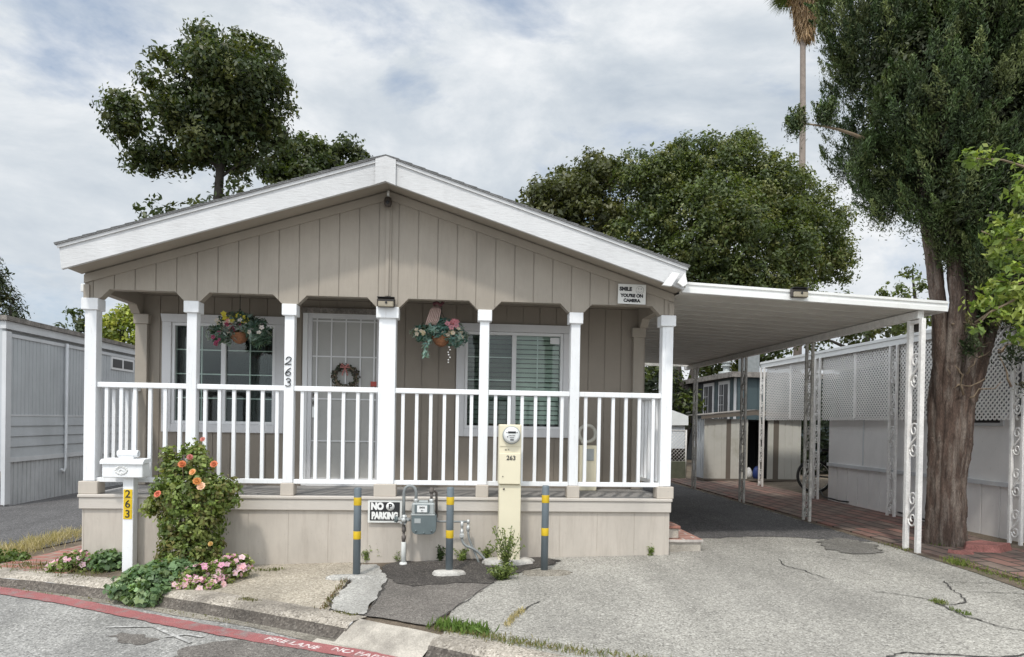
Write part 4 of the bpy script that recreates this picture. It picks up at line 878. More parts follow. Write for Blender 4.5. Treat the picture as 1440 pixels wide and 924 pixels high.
tufts('grass', 'patchy short grass along the planting strip', [(20, 795), (70, 800), (140, 812)], 500, .05, [(.13, .14, .05), (.2, .18, .08)], .1)
tufts('grass', 'green grass and weeds along the driveway kerb', [(612, 885), (655, 890), (700, 900), (760, 910), (850, 922), (1000, 945)], 1100, .042, [(.14, .17, .05), (.2, .22, .08), (.3, .26, .12), (.22, .19, .09)], .035)
tufts('grass', 'taller green weeds at the kerb corner', [(615, 884), (650, 888), (680, 893)], 320, .09, [(.13, .21, .05), (.16, .24, .06)], .03, .012)
tufts('grass', 'dry grass in the driveway crack', [(712, 882), (722, 870), (736, 859)], 200, .04, DRY, .014); tufts('grass', 'sparse weeds at the base of the skirting', [(360, 803), (385, 803), (400, 801)], 110, .035, [(.14, .16, .05)], .018)
tufts('grass', 'grass tuft on the walk by the kerb', [(335, 844), (360, 846)], 110, .03, [(.15, .15, .06), (.2, .18, .09)], .02); tufts('grass', 'weeds in the joint of the broken concrete', [(455, 858), (468, 838), (490, 812)], 260, .035, [(.16, .14, .05), (.12, .13, .05), (.2, .12, .07)], .02); tufts('grass', 'weeds in the joint of the broken concrete', [(470, 862), (500, 867)], 70, .03, [(.14, .14, .05)], .012)
tufts('grass', 'green weeds in the cracked driveway', [(1314, 846), (1326, 850)], 130, .035, [(.13, .18, .04), (.2, .22, .07)], .025); tufts('grass', 'green weeds in the cracked driveway', [(1340, 858), (1362, 866)], 90, .03, [(.13, .18, .04)], .02)
tufts('grass', 'yellow-green weeds along the brick path edge', [(1335, 790), (1350, 795), (1362, 797)], 330, .07, [(.2, .24, .06), (.15, .2, .05)], .05); tufts('grass', 'yellow-green weeds along the brick path edge', [(1370, 799), (1400, 808), (1440, 820), (1470, 832)], 500, .05, [(.2, .24, .06), (.15, .2, .05)], .045)
tufts('grass', 'weeds at the foot of the carport post', [(1268, 772), (1280, 776), (1240, 765)], 120, .04, [(.2, .2, .08), (.15, .17, .05)], .04); tufts('grass', 'weeds at the foot of the cypress trunk', [(1315, 768), (1345, 768)], 160, .07, [(.1, .15, .04), (.15, .2, .06)], .05)
tufts('grass', 'sparse grass along the gutter at left', [Vector(kerb_pt(x, -.12, -.0)) for x in (-4.4, -3.6, -3.0, -2.2, -1.6)], 160, .03, [(.2, .18, .08), (.15, .16, .06)], .02)
for o in list(COL.objects):
    if o.name.startswith('grass') and o.get('label', '').endswith('gutter at left'): o.location.z = -.105

# ---------------------------------------------------------------- hanging baskets and wreath
def basket(label, c, top, lobes, cols, flw, trail=True):
    x, y, z = c; org = c; t = thing('hanging_basket', label, 'basket', c)
    mb = MB(); mb.lathe(c, [(.02, -.09), (.06, -.07), (.095, -.02), (.108, .025), (.1, .03), (.05, .02)], 18); part('bowl', mb, 'wicker', t)
    mb = MB()
    for a in (0, 2.1, 4.2): mb.tube([(x+.12*math.cos(a), y+.12*math.sin(a), z+.03), (x, y, z+.3)], .003, 5)
    mb.tube([(x, y, z+.3), (x, y, top)], .004, 5); part('hanging_wire', mb, 'wire', t)
    lb = [((x+a, y+b, z+d), r) for (a, b, d), r in lobes]
    P, Nn, L, W, C = crown(lb, 150, 11, .06, .075, .26, cols, .2, .2)
    part('foliage', leaves_mesh('foliage', P, Nn, L, W, C, org), 'leaf', t)
    for nm, colr, n, sz, box in flw:
        Q = np.array([(x+random.uniform(*box[0]), y-random.uniform(.05, .17), z+random.uniform(*box[1])) for _ in range(n)]); part(nm, bloom_mesh(nm, [petals(Q, np.array([[0, -1, .4]]*n)+RNG.normal(size=(n, 3))*.3, sz, 5, [colr], .4)], org), 'petal', t)
    return t
SILV = [(.13, .2, .17), (.2, .27, .23), (.08, .14, .1), (.28, .32, .3), (.06, .11, .07)]
basket('hanging basket with yellow, white and wine-red artificial flowers in front of the left window', (-2.41, 7.8, 2.45), 2.955, [((0, 0, .1), (.22, .17, .1)), ((-.17, 0, .04), (.13, .12, .13)), ((.2, 0, .03), (.13, .12, .15)), ((0, 0, .17), (.14, .12, .08))], SILV,
       [('yellow_blossoms', (.72, .62, .1), 15, .055, ((-.15, .12), (.1, .22))), ('white_blossoms', (.75, .68, .66), 16, .05, ((-.26, .28), (.0, .2))), ('wine_blossoms', (.36, .05, .13), 8, .05, ((-.1, .04), (.0, .1))), ('wine_blossoms', (.34, .06, .14), 6, .045, ((-.25, -.16), (-.12, .05))), ('pink_blossoms', (.7, .35, .35), 6, .05, ((-.2, -.02), (.05, .15)))])
t = basket('hanging basket with silvery leaves, pink flowers and a striped ribbon near the right window', (-.19, 7.68, 2.46), 2.955, [((0, 0, .07), (.2, .15, .08)), ((-.2, 0, .06), (.11, .1, .07)), ((.18, 0, .03), (.1, .1, .1)), ((-.02, 0, .14), (.12, .1, .08))], [(.16, .28, .26), (.24, .36, .33), (.1, .2, .18), (.34, .4, .37)],
       [('pink_blossoms', (.68, .3, .36), 9, .06, ((.06, .17), (.1, .2))), ('pale_blossoms', (.72, .6, .5), 12, .045, ((.02, .24), (.0, .1))), ('pale_blossoms', (.7, .6, .5), 7, .045, ((-.28, -.15), (.02, .1)))])
mb = MB()
for k in range(7): mb.tube([(-.36+.018*k, 7.6, 2.6), (-.34+.02*k, 7.59, 2.66), (-.31+.018*k, 7.6, 2.76), (-.27+.008*k, 7.62, 2.81)], .0085, 6)
part('ribbon', mb, M('striped_ribbon', (.55, .4, .36), .7, .1), t)
mb = MB(); mb.tube([(-.28, 7.62, 2.83), (-.24, 7.6, 2.85), (-.2, 7.61, 2.82), (-.17, 7.6, 2.86)], .02, 6); part('bow', mb, M('dark_ribbon', (.13, .04, .05), .7, .2), t)
mb = MB()
for k in range(7): mb.lathe((-.1+.012*math.sin(k*2), 7.6, 2.36-k*.028), [(.001, -.009), (.01, 0), (.001, .009)], 8)
part('bead_string', mb, 'alu', t)
sets = []; Q = np.array([(-.36+random.gauss(0, .025), 7.58+random.gauss(0, .02), 2.44-random.uniform(0, .2)) for _ in range(34)]); n = len(Q)
part('trailing_leaves', leaves_mesh('trailing_leaves', Q, unit(RNG.normal(size=(n, 3))+np.array([0, -1, 0])), .06, .022, pick_cols(n, [(.16, .28, .26), (.28, .4, .36)]), ORG[t.name], .1), 'leaf', t)
wc = Vector((-1.34, YB-.055, 2.05)); t = thing('wreath', 'round dark twig wreath with a pink bow hanging on the front door', 'wreath', wc)
mb = MB(); n = 26
for j in range(5):
    mb.tube([wc+Vector(((.125+random.uniform(-.015, .015))*math.cos(a), random.uniform(-.015, .015), (.125+random.uniform(-.015, .015))*math.sin(a))) for a in [2*PI*i/n for i in range(n+1)]], .01, 5, False)
part('twig_ring', mb, 'twig', t)
P = []; Nn = []
for _ in range(330):
    a = random.uniform(0, 2*PI); r = .128+random.gauss(0, .02); P.append((wc.x+r*math.cos(a), wc.y+random.uniform(-.03, .01), wc.z+r*math.sin(a))); Nn.append((random.gauss(0, .5), -1, random.gauss(0, .5)))
part('leaves', leaves_mesh('leaves', np.array(P), unit(np.array(Nn)), .042, .02, pick_cols(330, [(.045, .04, .03), (.08, .06, .045), (.05, .07, .04), (.2, .17, .14)]), wc), 'leaf', t)
mb = MB()
for s in (-1, 1): mb.tube([wc+Vector((0, -.035, .12)), wc+Vector((s*.04, -.045, .15)), wc+Vector((s*.055, -.04, .115)), wc+Vector((0, -.04, .115))], .009, 6); mb.tube([wc+Vector((0, -.04, .11)), wc+Vector((s*.02, -.045, .06)), wc+Vector((s*.032, -.04, .015))], .007, 5)
part('bow', mb, 'wine', t)
# cream cabinet with hose on the porch
t = thing('hose_cabinet', 'narrow cream cabinet with a pale hose looped above it behind the porch railing', 'cabinet', (1.56, 8.2, DK))
part('cabinet', MB().bbox(1.47, 1.68, 8.1, 8.3, DK+.002, 1.28, .006), 'cream', t); part('vent_panel', MB().bbox(1.51, 1.64, 8.09, 8.099, 1.1, 1.24, .003), 'mpale', t)
mb = MB(); mb.tube([(1.57+.1*math.cos(a), 8.17+.01*math.sin(3*a), 1.42+.1*math.sin(a)) for a in [2*PI*i/24 for i in range(25)]], .022, 8, False); mb.tube([(1.5, 8.17, 1.35), (1.52, 8.16, 1.31), (1.54, 8.16, 1.282)], .02, 8); part('hose', mb, 'hose', t)
# brick steps beside the house
t = thing('brick_step', 'red brick side steps with pale risers at the right corner of the house', 'steps', (2.55, 7.5, .14))
part('lower_step', MB().bbox(2.345, 2.745, 7.46, 9.3, .1, .235, .008), 'apron', t); part('upper_step', MB().bbox(2.345, 2.5, 7.5, 9.3, .27, .385, .008), 'apron', t)
part('brick_tread', MB().bbox(2.34, 2.765, 7.44, 9.3, .2355, .269, .005), 'step', t); part('brick_tread', MB().bbox(2.34, 2.515, 7.48, 9.3, .3855, .415, .005), 'step', t)

# ================================================================== NEIGHBOURING HOMES
# grey mobile home on the left
NX, N0, N1 = -8.1, 12.98, 19.0; NZ = -.14
t = thing('neighbour_home', 'old grey mobile home with peeling white skirting across the lane at left', 'mobile home', (NX-2, 15.5, NZ))
fs = SX(NX, -1); mb = MB()
mb.boards(N0+.15, 14.88, 1.51, 3.0, fs, .115, 0, .02, .006, .05); mb.boards(14.98, N1, 1.51, 3.0, fs, .115, 0, .02, .006, .05)
mb.box(NX-5, NX, N0, N0+.05, .5, 3.2); mb.box(NX-5, NX-.06, N0+.06, N1, .6, 3.2); part('wall', mb, 'ngrey', t)
mb = MB()
for a, b in ((N0+.12, 14.9), (14.96, N1)):
    for k in range(4):
        z0 = .74+.192*k; mb.add([(NX+.022, a, z0), (NX+.022, b, z0), (NX+.004, b, z0+.19), (NX+.004, a, z0+.19), (NX-.04, a, z0), (NX-.04, b, z0)], [(0, 1, 2, 3), (0, 1, 5, 4)])
part('clapboard_siding', mb, 'ngrey', t)
mb = MB(); mb.box(NX-.02, NX+.03, N0, N1, .655, .74); mb.box(NX-.03, NX+.04, N0-.02, N0+.13, -.1, 3.02); mb.box(NX-.03, NX+.02, 14.87, 14.97, .74, 3.0); mb.box(NX-.03, NX+.018, N0+.13, N1, 2.93, 2.99); mb.box(NX-.03, NX+.012, N0+.13, N1, 1.495, 1.525)
mb.box(NX-.05, NX+.05, N0-.05, N1, 3.06, 3.2); part('trim_boards', mb, 'nlight', t)
mb = MB().boards(N0+.06, N1, -.16, .655, fs, .13, 0, .016, .012, .03); part('skirting', mb, 'nskirt', t)
mb = MB(); mb.box(NX-5.1, NX+.09, N0-.1, N1+.05, 3.205, 3.29); part('roof', mb, 'roofedge', t)
fw = part('window', MB().box(NX-.02, NX+.02, 16.75, 17.85, 2.62, 2.92), 'vinyl', t)
for a, b in ((16.81, 17.26), (17.34, 17.8)): part('window_pane', MB().box(NX+.021, NX+.026, a, b, 2.67, 2.87), 'black', fw)
part('conduit', MB().tube([(NX+.06, 14.84, 3.0), (NX+.06, 14.84, .45), (NX+.06, 14.75, .36), (NX+.06, 14.68, .42)], .028, 8), 'nlight', t)
# pale neighbour on the right behind its lattice awning
LX = 6.56; t = thing('neighbour_home', 'pale grey mobile home with a white lattice screened awning at right', 'mobile home', (9, 9, .23))
zg = .24; fs = SX(LX+.1, 1); mb = MB()
mb.box(LX+.1, LX+.15, 3.5, 11.8, .9, 1.72); mb.box(LX+.15, 8.2, 11.75, 11.8, .24, 1.72); mb.box(8.301, 12.5, 14.1, 14.2, .2, 2.75); part('wall', mb, 'rgrey', t)
part('back_wall', MB().box(8.2, 8.3, 3.5, 14.15, .2, 2.75), 'backw', t)  # wall colour darkened for the shade behind the lattice
mb = MB()
for y in (5.2, 6.4, 8.42, 9.55, 10.75): mb.box(LX+.088, LX+.099, y-.012, y+.012, .93, 1.7)
mb.box(LX+.07, LX+.11, 3.5, 11.81, .86, .915); part('panel_battens', mb, 'nlight', t)
mb = MB().boards(3.5, 11.8, zg-.06, .86, fs, .3, .1, .022, .02, .04); part('skirting', mb, 'rskirt', t)
mb = MB(); mb.box(LX-.03, 8.25, 3.4, 14.28, 2.86, 2.9); mb.box(LX-.06, LX-.031, 3.4, 14.3, 2.79, 2.915); mb.box(LX-.06, 8.2, 14.281, 14.31, 2.79, 2.915); mb.box(LX-.075, LX-.061, 3.4, 14.3, 2.875, 2.92)
part('awning_roof', mb, 'alu', t); mb = MB(); mb.box(8.15, 12.6, 3.3, 14.3, 2.76, 2.85); part('roof', mb, 'alu', t)
def lattice(y0, y1, z0, z1):
    mb = MB(); w = .021; st = .07
    for sg in (1, -1):
        x = LX+(.006 if sg > 0 else -.0)
        k = y0-(z1-z0)
        while k < y1+(z1-z0):
            # line y = k + (z-z0) (sg>0) or y = k + (z1-z)
            a = max(z0, z0+(y0-k)); b = min(z1, z0+(y1-k))
            if b-a > .02:
                pa, pb = ((k+(a-z0), a), (k+(b-z0), b)) if sg > 0 else ((k+(a-z0), z0+z1-a), (k+(b-z0), z0+z1-b))
                mb.bar((x, pa[0], pa[1]), (x, pb[0], pb[1]), .005, w, (1, 0, 0)) if False else mb.bar((x, pa[0], pa[1]), (x, pb[0], pb[1]), w, .005, (1, 0, 0))
            k += st
    return mb
YP = [3.6, 7.48, 9.78, 11.95, 14.2]
for a, b in zip(YP, YP[1:]): part('lattice_panel', lattice(a+.06, b-.06, 1.675, 2.855), 'lattice', t)
for a, b in zip(YP, YP[1:]):
    if b > 9: part('lattice_rail', MB().box(LX-.012, LX+.016, (a+b)/2-.02, (a+b)/2+.02, 1.7, 2.79), 'lattice', t)
for y in YP: scroll_post(t, LX-.055, y, zg-.02, 2.79, 'iron_w', 5, .16, .036, True)
w = part('window', MB().box(LX+.08, LX+.099, 7.85, 9.0, 1.6, 1.75), 'nlight', t); part('window_pane', MB().box(LX+.074, LX+.079, 7.9, 8.95, 1.64, 1.75), 'black', w)
# slate blue home at the back
BX = 8.4; t = thing('neighbour_home', 'slate blue mobile home with white framed windows behind the metal shed', 'mobile home', (10.5, 23, .3))
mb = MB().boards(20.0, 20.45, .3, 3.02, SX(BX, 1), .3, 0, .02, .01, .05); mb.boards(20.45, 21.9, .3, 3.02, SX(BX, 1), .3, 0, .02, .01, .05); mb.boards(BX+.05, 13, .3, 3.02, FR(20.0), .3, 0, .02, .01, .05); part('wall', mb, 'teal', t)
mb = MB().boards(21.9, 29, .3, 3.02, SX(BX+.002, 1), .25, 0, .02, .01, .05); part('shaded_wall', mb, 'teal_d', t)  # far stretch of the same blue wall, its shade put into the colour
mb = MB(); mb.box(BX-.25, 13.2, 19.85, 29.2, 3.1, 3.16); mb.box(BX-.27, BX-.23, 19.83, 29.2, 3.0, 3.15); mb.box(BX-.229, 13.2, 19.82, 19.86, 3.0, 3.15); r = part('roof', mb, 'roofedge', t)
part('corner_trim', MB().box(BX-.012, BX, 20.1, 20.28, .4, 3.0), 'wtrim', t)
for a, b in ((20.6, 21.5), (21.9, 22.85)):
    w = part('window', MB().box(BX-.02, BX+.01, a, b, 1.5, 2.95), 'wtrim', t); mb = MB(); mb.box(BX-.026, BX-.021, a+.12, a+(b-a)*.48, 1.6, 2.84); mb.box(BX-.026, BX-.021, a+(b-a)*.54, b-.1, 1.6, 2.84); part('window_pane', mb, 'black', w)
    mb = MB()
    for z in (1.9, 2.2, 2.5): mb.box(BX-.032, BX-.027, a+(b-a)*.54, b-.1, z-.007, z+.007)
    mb.box(BX-.032, BX-.027, a+.72*(b-a)-.007, a+.72*(b-a)+.007, 1.6, 2.84); part('muntin_grid', mb, 'wtrim', w)
mb = MB(); mb.lathe((8.55, 21.3, 3.16), [(.24, 0), (.24, .1), (.1, .12), (.1, .26), (.16, .27), (.16, .31), (.12, .32), (.12, .36), (.16, .37), (.16, .42), (.08, .46)], 14); part('roof_vent', mb, 'mpale', t)
part('cooler_box', MB().bbox(8.85, 9.3, 20.5, 21.1, 3.17, 3.9, .03), 'pipe', t)
# beige metal shed
t = thing('metal_shed', 'low beige metal shed with brown trim and an open black doorway', 'shed', (6.9, 15.9, .26)); f = FR(15.5); zb_, zt_ = .31, 1.70
mb = MB()
for a, b in ((5.735, 6.255), (6.365, 6.77), (7.26, 7.39), (7.52, 8.06)): mb.boards(a, b, zb_, zt_, f, .17, 5.8, .02, .008, .03)
mb.box(8.03, 8.06, 15.54, 16.3, zb_, zt_); mb.box(5.74, 8.05, 16.27, 16.3, zb_, zt_); part('wall_panel', mb, 'shed', t)
part('side_wall', MB().boards(15.535, 16.3, zb_, zt_, SX(5.735, 1), .15, 15.6, .05, .02, .03), 'shed_w', t)
mb = MB(); mb.box(6.256, 6.364, 15.495, 15.53, zb_, zt_); mb.box(7.391, 7.519, 15.495, 15.53, zb_, zt_); mb.box(5.72, 8.08, 15.48, 16.32, .26, .308); part('trim_strip', mb, 'shed_b', t)
mb = MB(); mb.prism([(5.62, 1.69), (6.9, 1.80), (8.15, 1.705), (8.15, 1.79), (6.9, 1.91), (5.62, 1.765)], FR(15.4), 0, .04); part('roof_edge', mb, 'shed_b', t)
mb = MB(); mb.prism([(5.6, 1.768), (6.9, 1.913), (8.17, 1.793), (8.17, 1.81), (6.9, 1.93), (5.6, 1.785)], FR(15.39), 0, 1.0); part('roof', mb, 'roofedge', t)
mb = MB(); mb.box(6.75, 7.28, 16.2, 16.25, .31, 1.7); mb.box(6.74, 7.28, 15.56, 16.2, 1.66, 1.69); mb.box(6.72, 6.76, 15.56, 16.2, .31, 1.68); mb.box(7.27, 7.3, 15.56, 16.2, .31, 1.68); part('dark_interior', mb, 'dark', t)
def lump(name, label, catg, c, r, mat, n=14):
    mb = MB(); prof = []
    for i in range(9):
        a = PI*i/8; prof.append((math.sin(a), -math.cos(a)))
    vs = []; ph = [random.uniform(.75, 1.15) for _ in range(n)]
    for i, (rr, h) in enumerate(prof):
        for k in range(n): vs.append((c[0]+r[0]*rr*ph[k]*math.cos(2*PI*k/n), c[1]+r[1]*rr*ph[(k*3) % n]*math.sin(2*PI*k/n), c[2]+r[2]*max(h, -.75)*(1+.12*math.sin(k*2.3+i))))
    mb.add(vs, [(i*n+k, i*n+(k+1) % n, (i+1)*n+(k+1) % n, (i+1)*n+k) for i in range(8) for k in range(n)], True); return single(name, mb, mat, label, catg)
lump('blue_sack', 'crumpled blue bag standing in the shed doorway', 'bag', (7.06, 15.62, .42), (.1, .08, .17), 'blue'); lump('cloth_bundle', 'pale crumpled cloth bundle left of the blue bag in the shed', 'cloth', (6.86, 15.62, .42), (.1, .07, .14), 'cloth')
# tarp covered frame and wire fence at the end of the driveway
t = thing('garden_shelter', 'white tarp roofed shelter behind the wire fence at the end of the driveway', 'shelter', (5.2, 18.2, .22))
A, B, C_, D_ = onY(905, 562, 18), onY(968, 585, 18), onY(968, 598, 18), onY(905, 598, 18)
mb = MB(); mb.prism([(A.x-.5, A.z-.1), (A.x, A.z), (B.x, B.z), (C_.x, C_.z), (D_.x, D_.z), (A.x-.5, C_.z)], FR(18), 0, 2.0); part('tarp_roof', mb, 'tarp', t)
mb = MB(); mb.box(A.x-.4, B.x-.05, 18.1, 18.15, .9, C_.z); part('tarp_side', mb, 'shed_w', t)
t = thing('wire_fence', 'low wire mesh fence on a mossy block base at the end of the driveway', 'fence', (4.8, 16.6, .2))
mb = MB()
for x in (2.5, 3.6, 4.7, 5.68): mb.tube([(x, 16.62, .2), (x, 16.62, 1.42)], .022, 8)
mb.tube([(2.4, 16.62, 1.4), (5.7, 16.62, 1.4)], .018, 8); part('posts', mb, 'iron_w', t)
mb = MB(); st = .09
for sg in (1, -1):
    k = 2.4-.8
    while k < 5.7:
        a, b = max(k, 2.4), min(k+.8, 5.68)
        if b > a: mb.tube([(a, 16.62, .62+(a-k) if sg > 0 else 1.42-(a-k)), (b, 16.62, .62+(b-k) if sg > 0 else 1.42-(b-k))], .005, 3)
        k += st
part('wire_mesh', mb, 'iron_w', t); part('block_base', MB().bbox(2.4, 5.7, 16.6, 16.8, .15, .64, .01), 'block_wall', t)
# bicycle leaning beside the lattice post
t = thing('bicycle', 'dark bicycle leaning by a lattice post with its wheel showing', 'bicycle', (6.38, 12.6, .24)); r = .31; x = 6.4
def wheel(y):
    z = .27+r; mb = MB(); mb.tube([(x, y+r*math.cos(a), z+r*math.sin(a)) for a in [2*PI*i/30 for i in range(31)]], .028, 7, False); w = part('wheel', mb, 'rubber', t)
    mb = MB(); mb.tube([(x, y+(r-.03)*math.cos(a), z+(r-.03)*math.sin(a)) for a in [2*PI*i/30 for i in range(31)]], .009, 6, False)
    for i in range(12): mb.tube([(x, y, z), (x, y+(r-.03)*math.cos(i*PI/6), z+(r-.03)*math.sin(i*PI/6))], .0025, 3)
    mb.tube([(x-.03, y, z), (x+.03, y, z)], .02, 8); part('rim', mb, 'iron', w)
wheel(12.35); wheel(13.38); mb = MB(); z = .27+r
a, b, c, d = (x, 13.38, z), (x, 12.95, z-.02), (x, 13.1, z+.42), (x, 12.58, z+.4)
for p, q in ((a, b), (a, c), (b, c), (b, d), (c, d), (d, (x, 12.35, z))): mb.tube([p, q], .017, 7)
part('frame', mb, 'black', t); mb = MB(); mb.tube([d, (x, 12.55, z+.52)], .015, 7); mb.tube([(x-.26, 12.62, z+.55), (x-.1, 12.54, z+.53), (x+.1, 12.54, z+.53), (x+.12, 12.62, z+.55)], .013, 7); part('handlebar', mb, 'black', t)
mb = MB(); mb.tube([c, (x, 13.13, z+.5)], .014, 7); mb.bbox(x-.06, x+.06, 13.0, 13.25, z+.5, z+.55, .015); part('saddle', mb, 'black', t); mb = MB(); mb.lathe((x-.03, 12.95, z-.02), [(.07, -.005), (.07, .005)], 16, 'x'); mb.bar((x-.05, 12.95, z-.02), (x-.05, 13.05, z-.15), .015, .015); part('crank', mb, 'steel', t)
t.location = (8.0, 12.6, .24); t.rotation_euler = (0, .12, PI/2-.35); [setattr(c, 'location', Vector((-.02, .25, 0))) for c in t.children]
mb = MB(); mb.tube([tuple(onG(*p)+Vector((0, 0, .045))) for p in ((1152, 690), (1158, 702), (1180, 708), (1215, 712), (1245, 718), (1265, 725), (1300, 735), (1320, 740))], .013, 6); single('garden_cable', mb, 'black', 'thin black cable lying along the base of the lattice wall', 'cable')
for k, (px, py, rx, ry, hz, lbl) in enumerate(((1385, 774, .3, .16, .07, 'broad flat red stone lying right of the cypress trunk'), (1352, 781, .14, .09, .035, 'small flat red stone just below the cypress trunk'))):
    o = onG(px, py); n = 9; ph = [random.uniform(.75, 1.1) for _ in range(n)]
    mb = MB(); pr = [(o.x+rx*ph[i]*math.cos(2*PI*i/n), o.y+ry*ph[i]*math.sin(2*PI*i/n)) for i in range(n)]; vs = [(a, b, o.z) for a, b in pr]+[(o.x+(a-o.x)*.9, o.y+(b-o.y)*.88, o.z+hz+.03*random.random()) for a, b in pr]
    mb.add(vs, [tuple(range(n, 2*n))]+[(i, (i+1) % n, n+(i+1) % n, n+i) for i in range(n)]); single('red_stone', mb, 'stone', lbl, 'stone')

# ================================================================== TREES
def plobes(Y, ls, dy=1.0):
    out = []
    for px, py, r, *k in ls:
        p = onY(px, py, Y+(k[0] if k else 0)); rr = r*p.y/FPX; out.append((tuple(p), (rr, rr*dy, rr)))
    return out
DARKG = [(.05, .072, .026), (.062, .086, .03), (.038, .055, .022), (.085, .1, .036)]
p = lambda x, y, Y: tuple(onY(x, y, Y))
# round tree behind the left roof slope
Y = 26; b0 = (-8.7, 26, -.1)
tree('background_tree', 'tall dark round headed tree with bare trunk above the left roof slope', 'tree', b0, plobes(Y, [(215, 165, 58), (322, 130, 70), (300, 72, 36), (355, 92, 42), (383, 182, 40), (232, 110, 38), (248, 208, 40), (310, 195, 50), (188, 205, 36), (338, 214, 28), (392, 140, 26), (270, 110, 40)]), 1050, 34, .42, .17, .5, DARKG+[(.09, .1, .03)],
     [b0, (-8.75, 26, 5), p(306, 290, Y), p(310, 230, Y), p(318, 170, Y), p(315, 110, Y)], [.26, .22, .17, .14, .1, .05],
     [([p(310, 240, Y), p(280, 205, Y), p(220, 170, Y)], .1, .03), ([p(312, 215, Y), p(350, 180, Y), p(385, 170, Y)], .1, .03), ([p(316, 170, Y), p(280, 120, Y), p(240, 100, Y)], .08, .02), ([p(309, 250, Y), p(335, 232, Y), p(350, 215, Y)], .06, .02)],
     up=.25, inner=.2, bumps=85, core=240, extra=(plobes(Y, [(225, 300, 20), (200, 303, 10), (250, 296, 10), (285, 283, 14), (335, 262, 18), (320, 275, 14)]), 34, 12, .34, .24, .42, DARKG, .2))
b0 = (-6, 31, 0)
tree('background_tree', 'low dark bushy tree peeking over the roof left of the gable peak', 'tree', b0, plobes(31, [(405, 238, 34), (440, 222, 34), (485, 234, 34), (450, 268, 46), (512, 250, 22), (388, 255, 20)]), 480, 34, .4, .19, .5, DARKG+[(.07, .09, .025)], [b0, (-6, 31, 6), p(450, 260, 31)], [.3, .25, .12], up=.3, bumps=50, core=120)
b0 = (4.5, 26.5, .2)
tree('background_tree', 'olive brown leafy tree behind the right roof slope, left of the big green crown', 'tree', b0, plobes(26.5, [(800, 275, 45), (842, 247, 36), (762, 288, 34), (830, 310, 55), (780, 320, 45), (745, 300, 18)]), 620, 34, .4, .17, .5, [(.09, .098, .034), (.075, .086, .03), (.11, .112, .042), (.06, .07, .026)], [b0, (4.4, 26.5, 5), p(810, 310, 26.5)], [.3, .25, .12], up=.35, bumps=80, core=220)
b0 = (7.85, 24, .25); Y = 25
tree('background_tree', 'huge dense green rounded tree rising behind the carport roof', 'tree', b0, plobes(Y, [(1000, 255, 66, 0), (925, 265, 58, 0), (1075, 285, 68, -.5), (1140, 350, 58, -.5), (1005, 345, 95, -1), (905, 335, 58, 0), (1080, 375, 75, -1), (960, 220, 30, 0), (1040, 225, 36, 0), (880, 240, 28, .5), (1175, 330, 28, 0), (1185, 380, 24, 0), (1110, 270, 36, .5), (1150, 310, 40, 0), (1120, 300, 40, -.5), (985, 200, 22, 0), (1055, 208, 22, 0), (910, 225, 22, 0), (1125, 262, 20, 0), (1188, 305, 18, 0)]), 3000, 36, .36, .125, .52, [(.07, .097, .03), (.092, .12, .036), (.118, .145, .044), (.048, .066, .023), (.155, .165, .056)],
     [b0, p(962, 590, 24), p(950, 540, 24), p(945, 480, 24.5), p(960, 400, 25), p(985, 330, 25)], [.34, .3, .26, .24, .2, .08],
     [([p(960, 580, 24), p(975, 530, 24), p(985, 480, 24.5), p(1040, 380, 25)], .22, .08), ([p(950, 520, 24.3), p(920, 440, 25), p(900, 350, 25)], .16, .05)], up=.45, bumps=300, blo=.18, bhi=.34, core=800)
b0 = (11.6, 31, .4)
tree('background_tree', 'sunlit ivy green tree seen under the carport eave above the slate blue home', 'tree', b0, plobes(31, [(1000, 508, 24), (1036, 494, 32), (1074, 486, 28), (1010, 475, 30), (1060, 455, 40), (1000, 440, 40)]), 300, 26, .5, .24, .5, [(.1, .13, .035), (.14, .16, .045), (.07, .1, .03)], [b0, p(1040, 560, 31), p(1040, 480, 31)], [.3, .25, .1])
b0 = (19.2, 31, .5)
tree('background_tree', 'loose dull green tree behind the white lattice awning roof', 'tree', b0, plobes(31, [(1205, 468, 20), (1235, 458, 20), (1262, 462, 16), (1150, 478, 18), (1120, 462, 22), (1180, 430, 14)]), 110, 20, .5, .24, .5, [(.08, .1, .035), (.11, .12, .04), (.06, .08, .03)], [b0, p(1215, 520, 31), p(1222, 460, 31)], [.25, .2, .08], [([p(1215, 500, 31), p(1170, 480, 31), p(1120, 470, 31)], .1, .03)])
b0 = (18.5, 27, .5)
tree('background_tree', 'thin bright leaved tree showing between the carport roof and the cypress trunks', 'tree', b0, plobes(27, [(1283, 398, 18), (1270, 412, 12), (1244, 410, 7), (1292, 440, 24), (1282, 380, 9), (1265, 450, 16)]), 70, 18, .36, .2, .5, [(.14, .17, .05), (.1, .13, .04)], [b0, p(1290, 520, 27), p(1288, 430, 27), p(1283, 385, 27)], [.2, .16, .08, .03], [([p(1290, 470, 27), p(1260, 440, 27), p(1244, 408, 27)], .06, .02)])
b0 = (-18.5, 30, -.4)
tree('conifer_tree', 'dark conical evergreen above the grey neighbour roof at far left', 'tree', b0, plobes(30, [(-4, 440, 30), (-8, 415, 22), (-12, 392, 15), (-14, 372, 9)]), 200, 30, .4, .2, .3, [(.035, .05, .02), (.06, .06, .025), (.045, .06, .022)], [b0, (-18.5, 30, 6)], [.2, .05], up=.6)
b0 = (-12.2, 25, -.3)
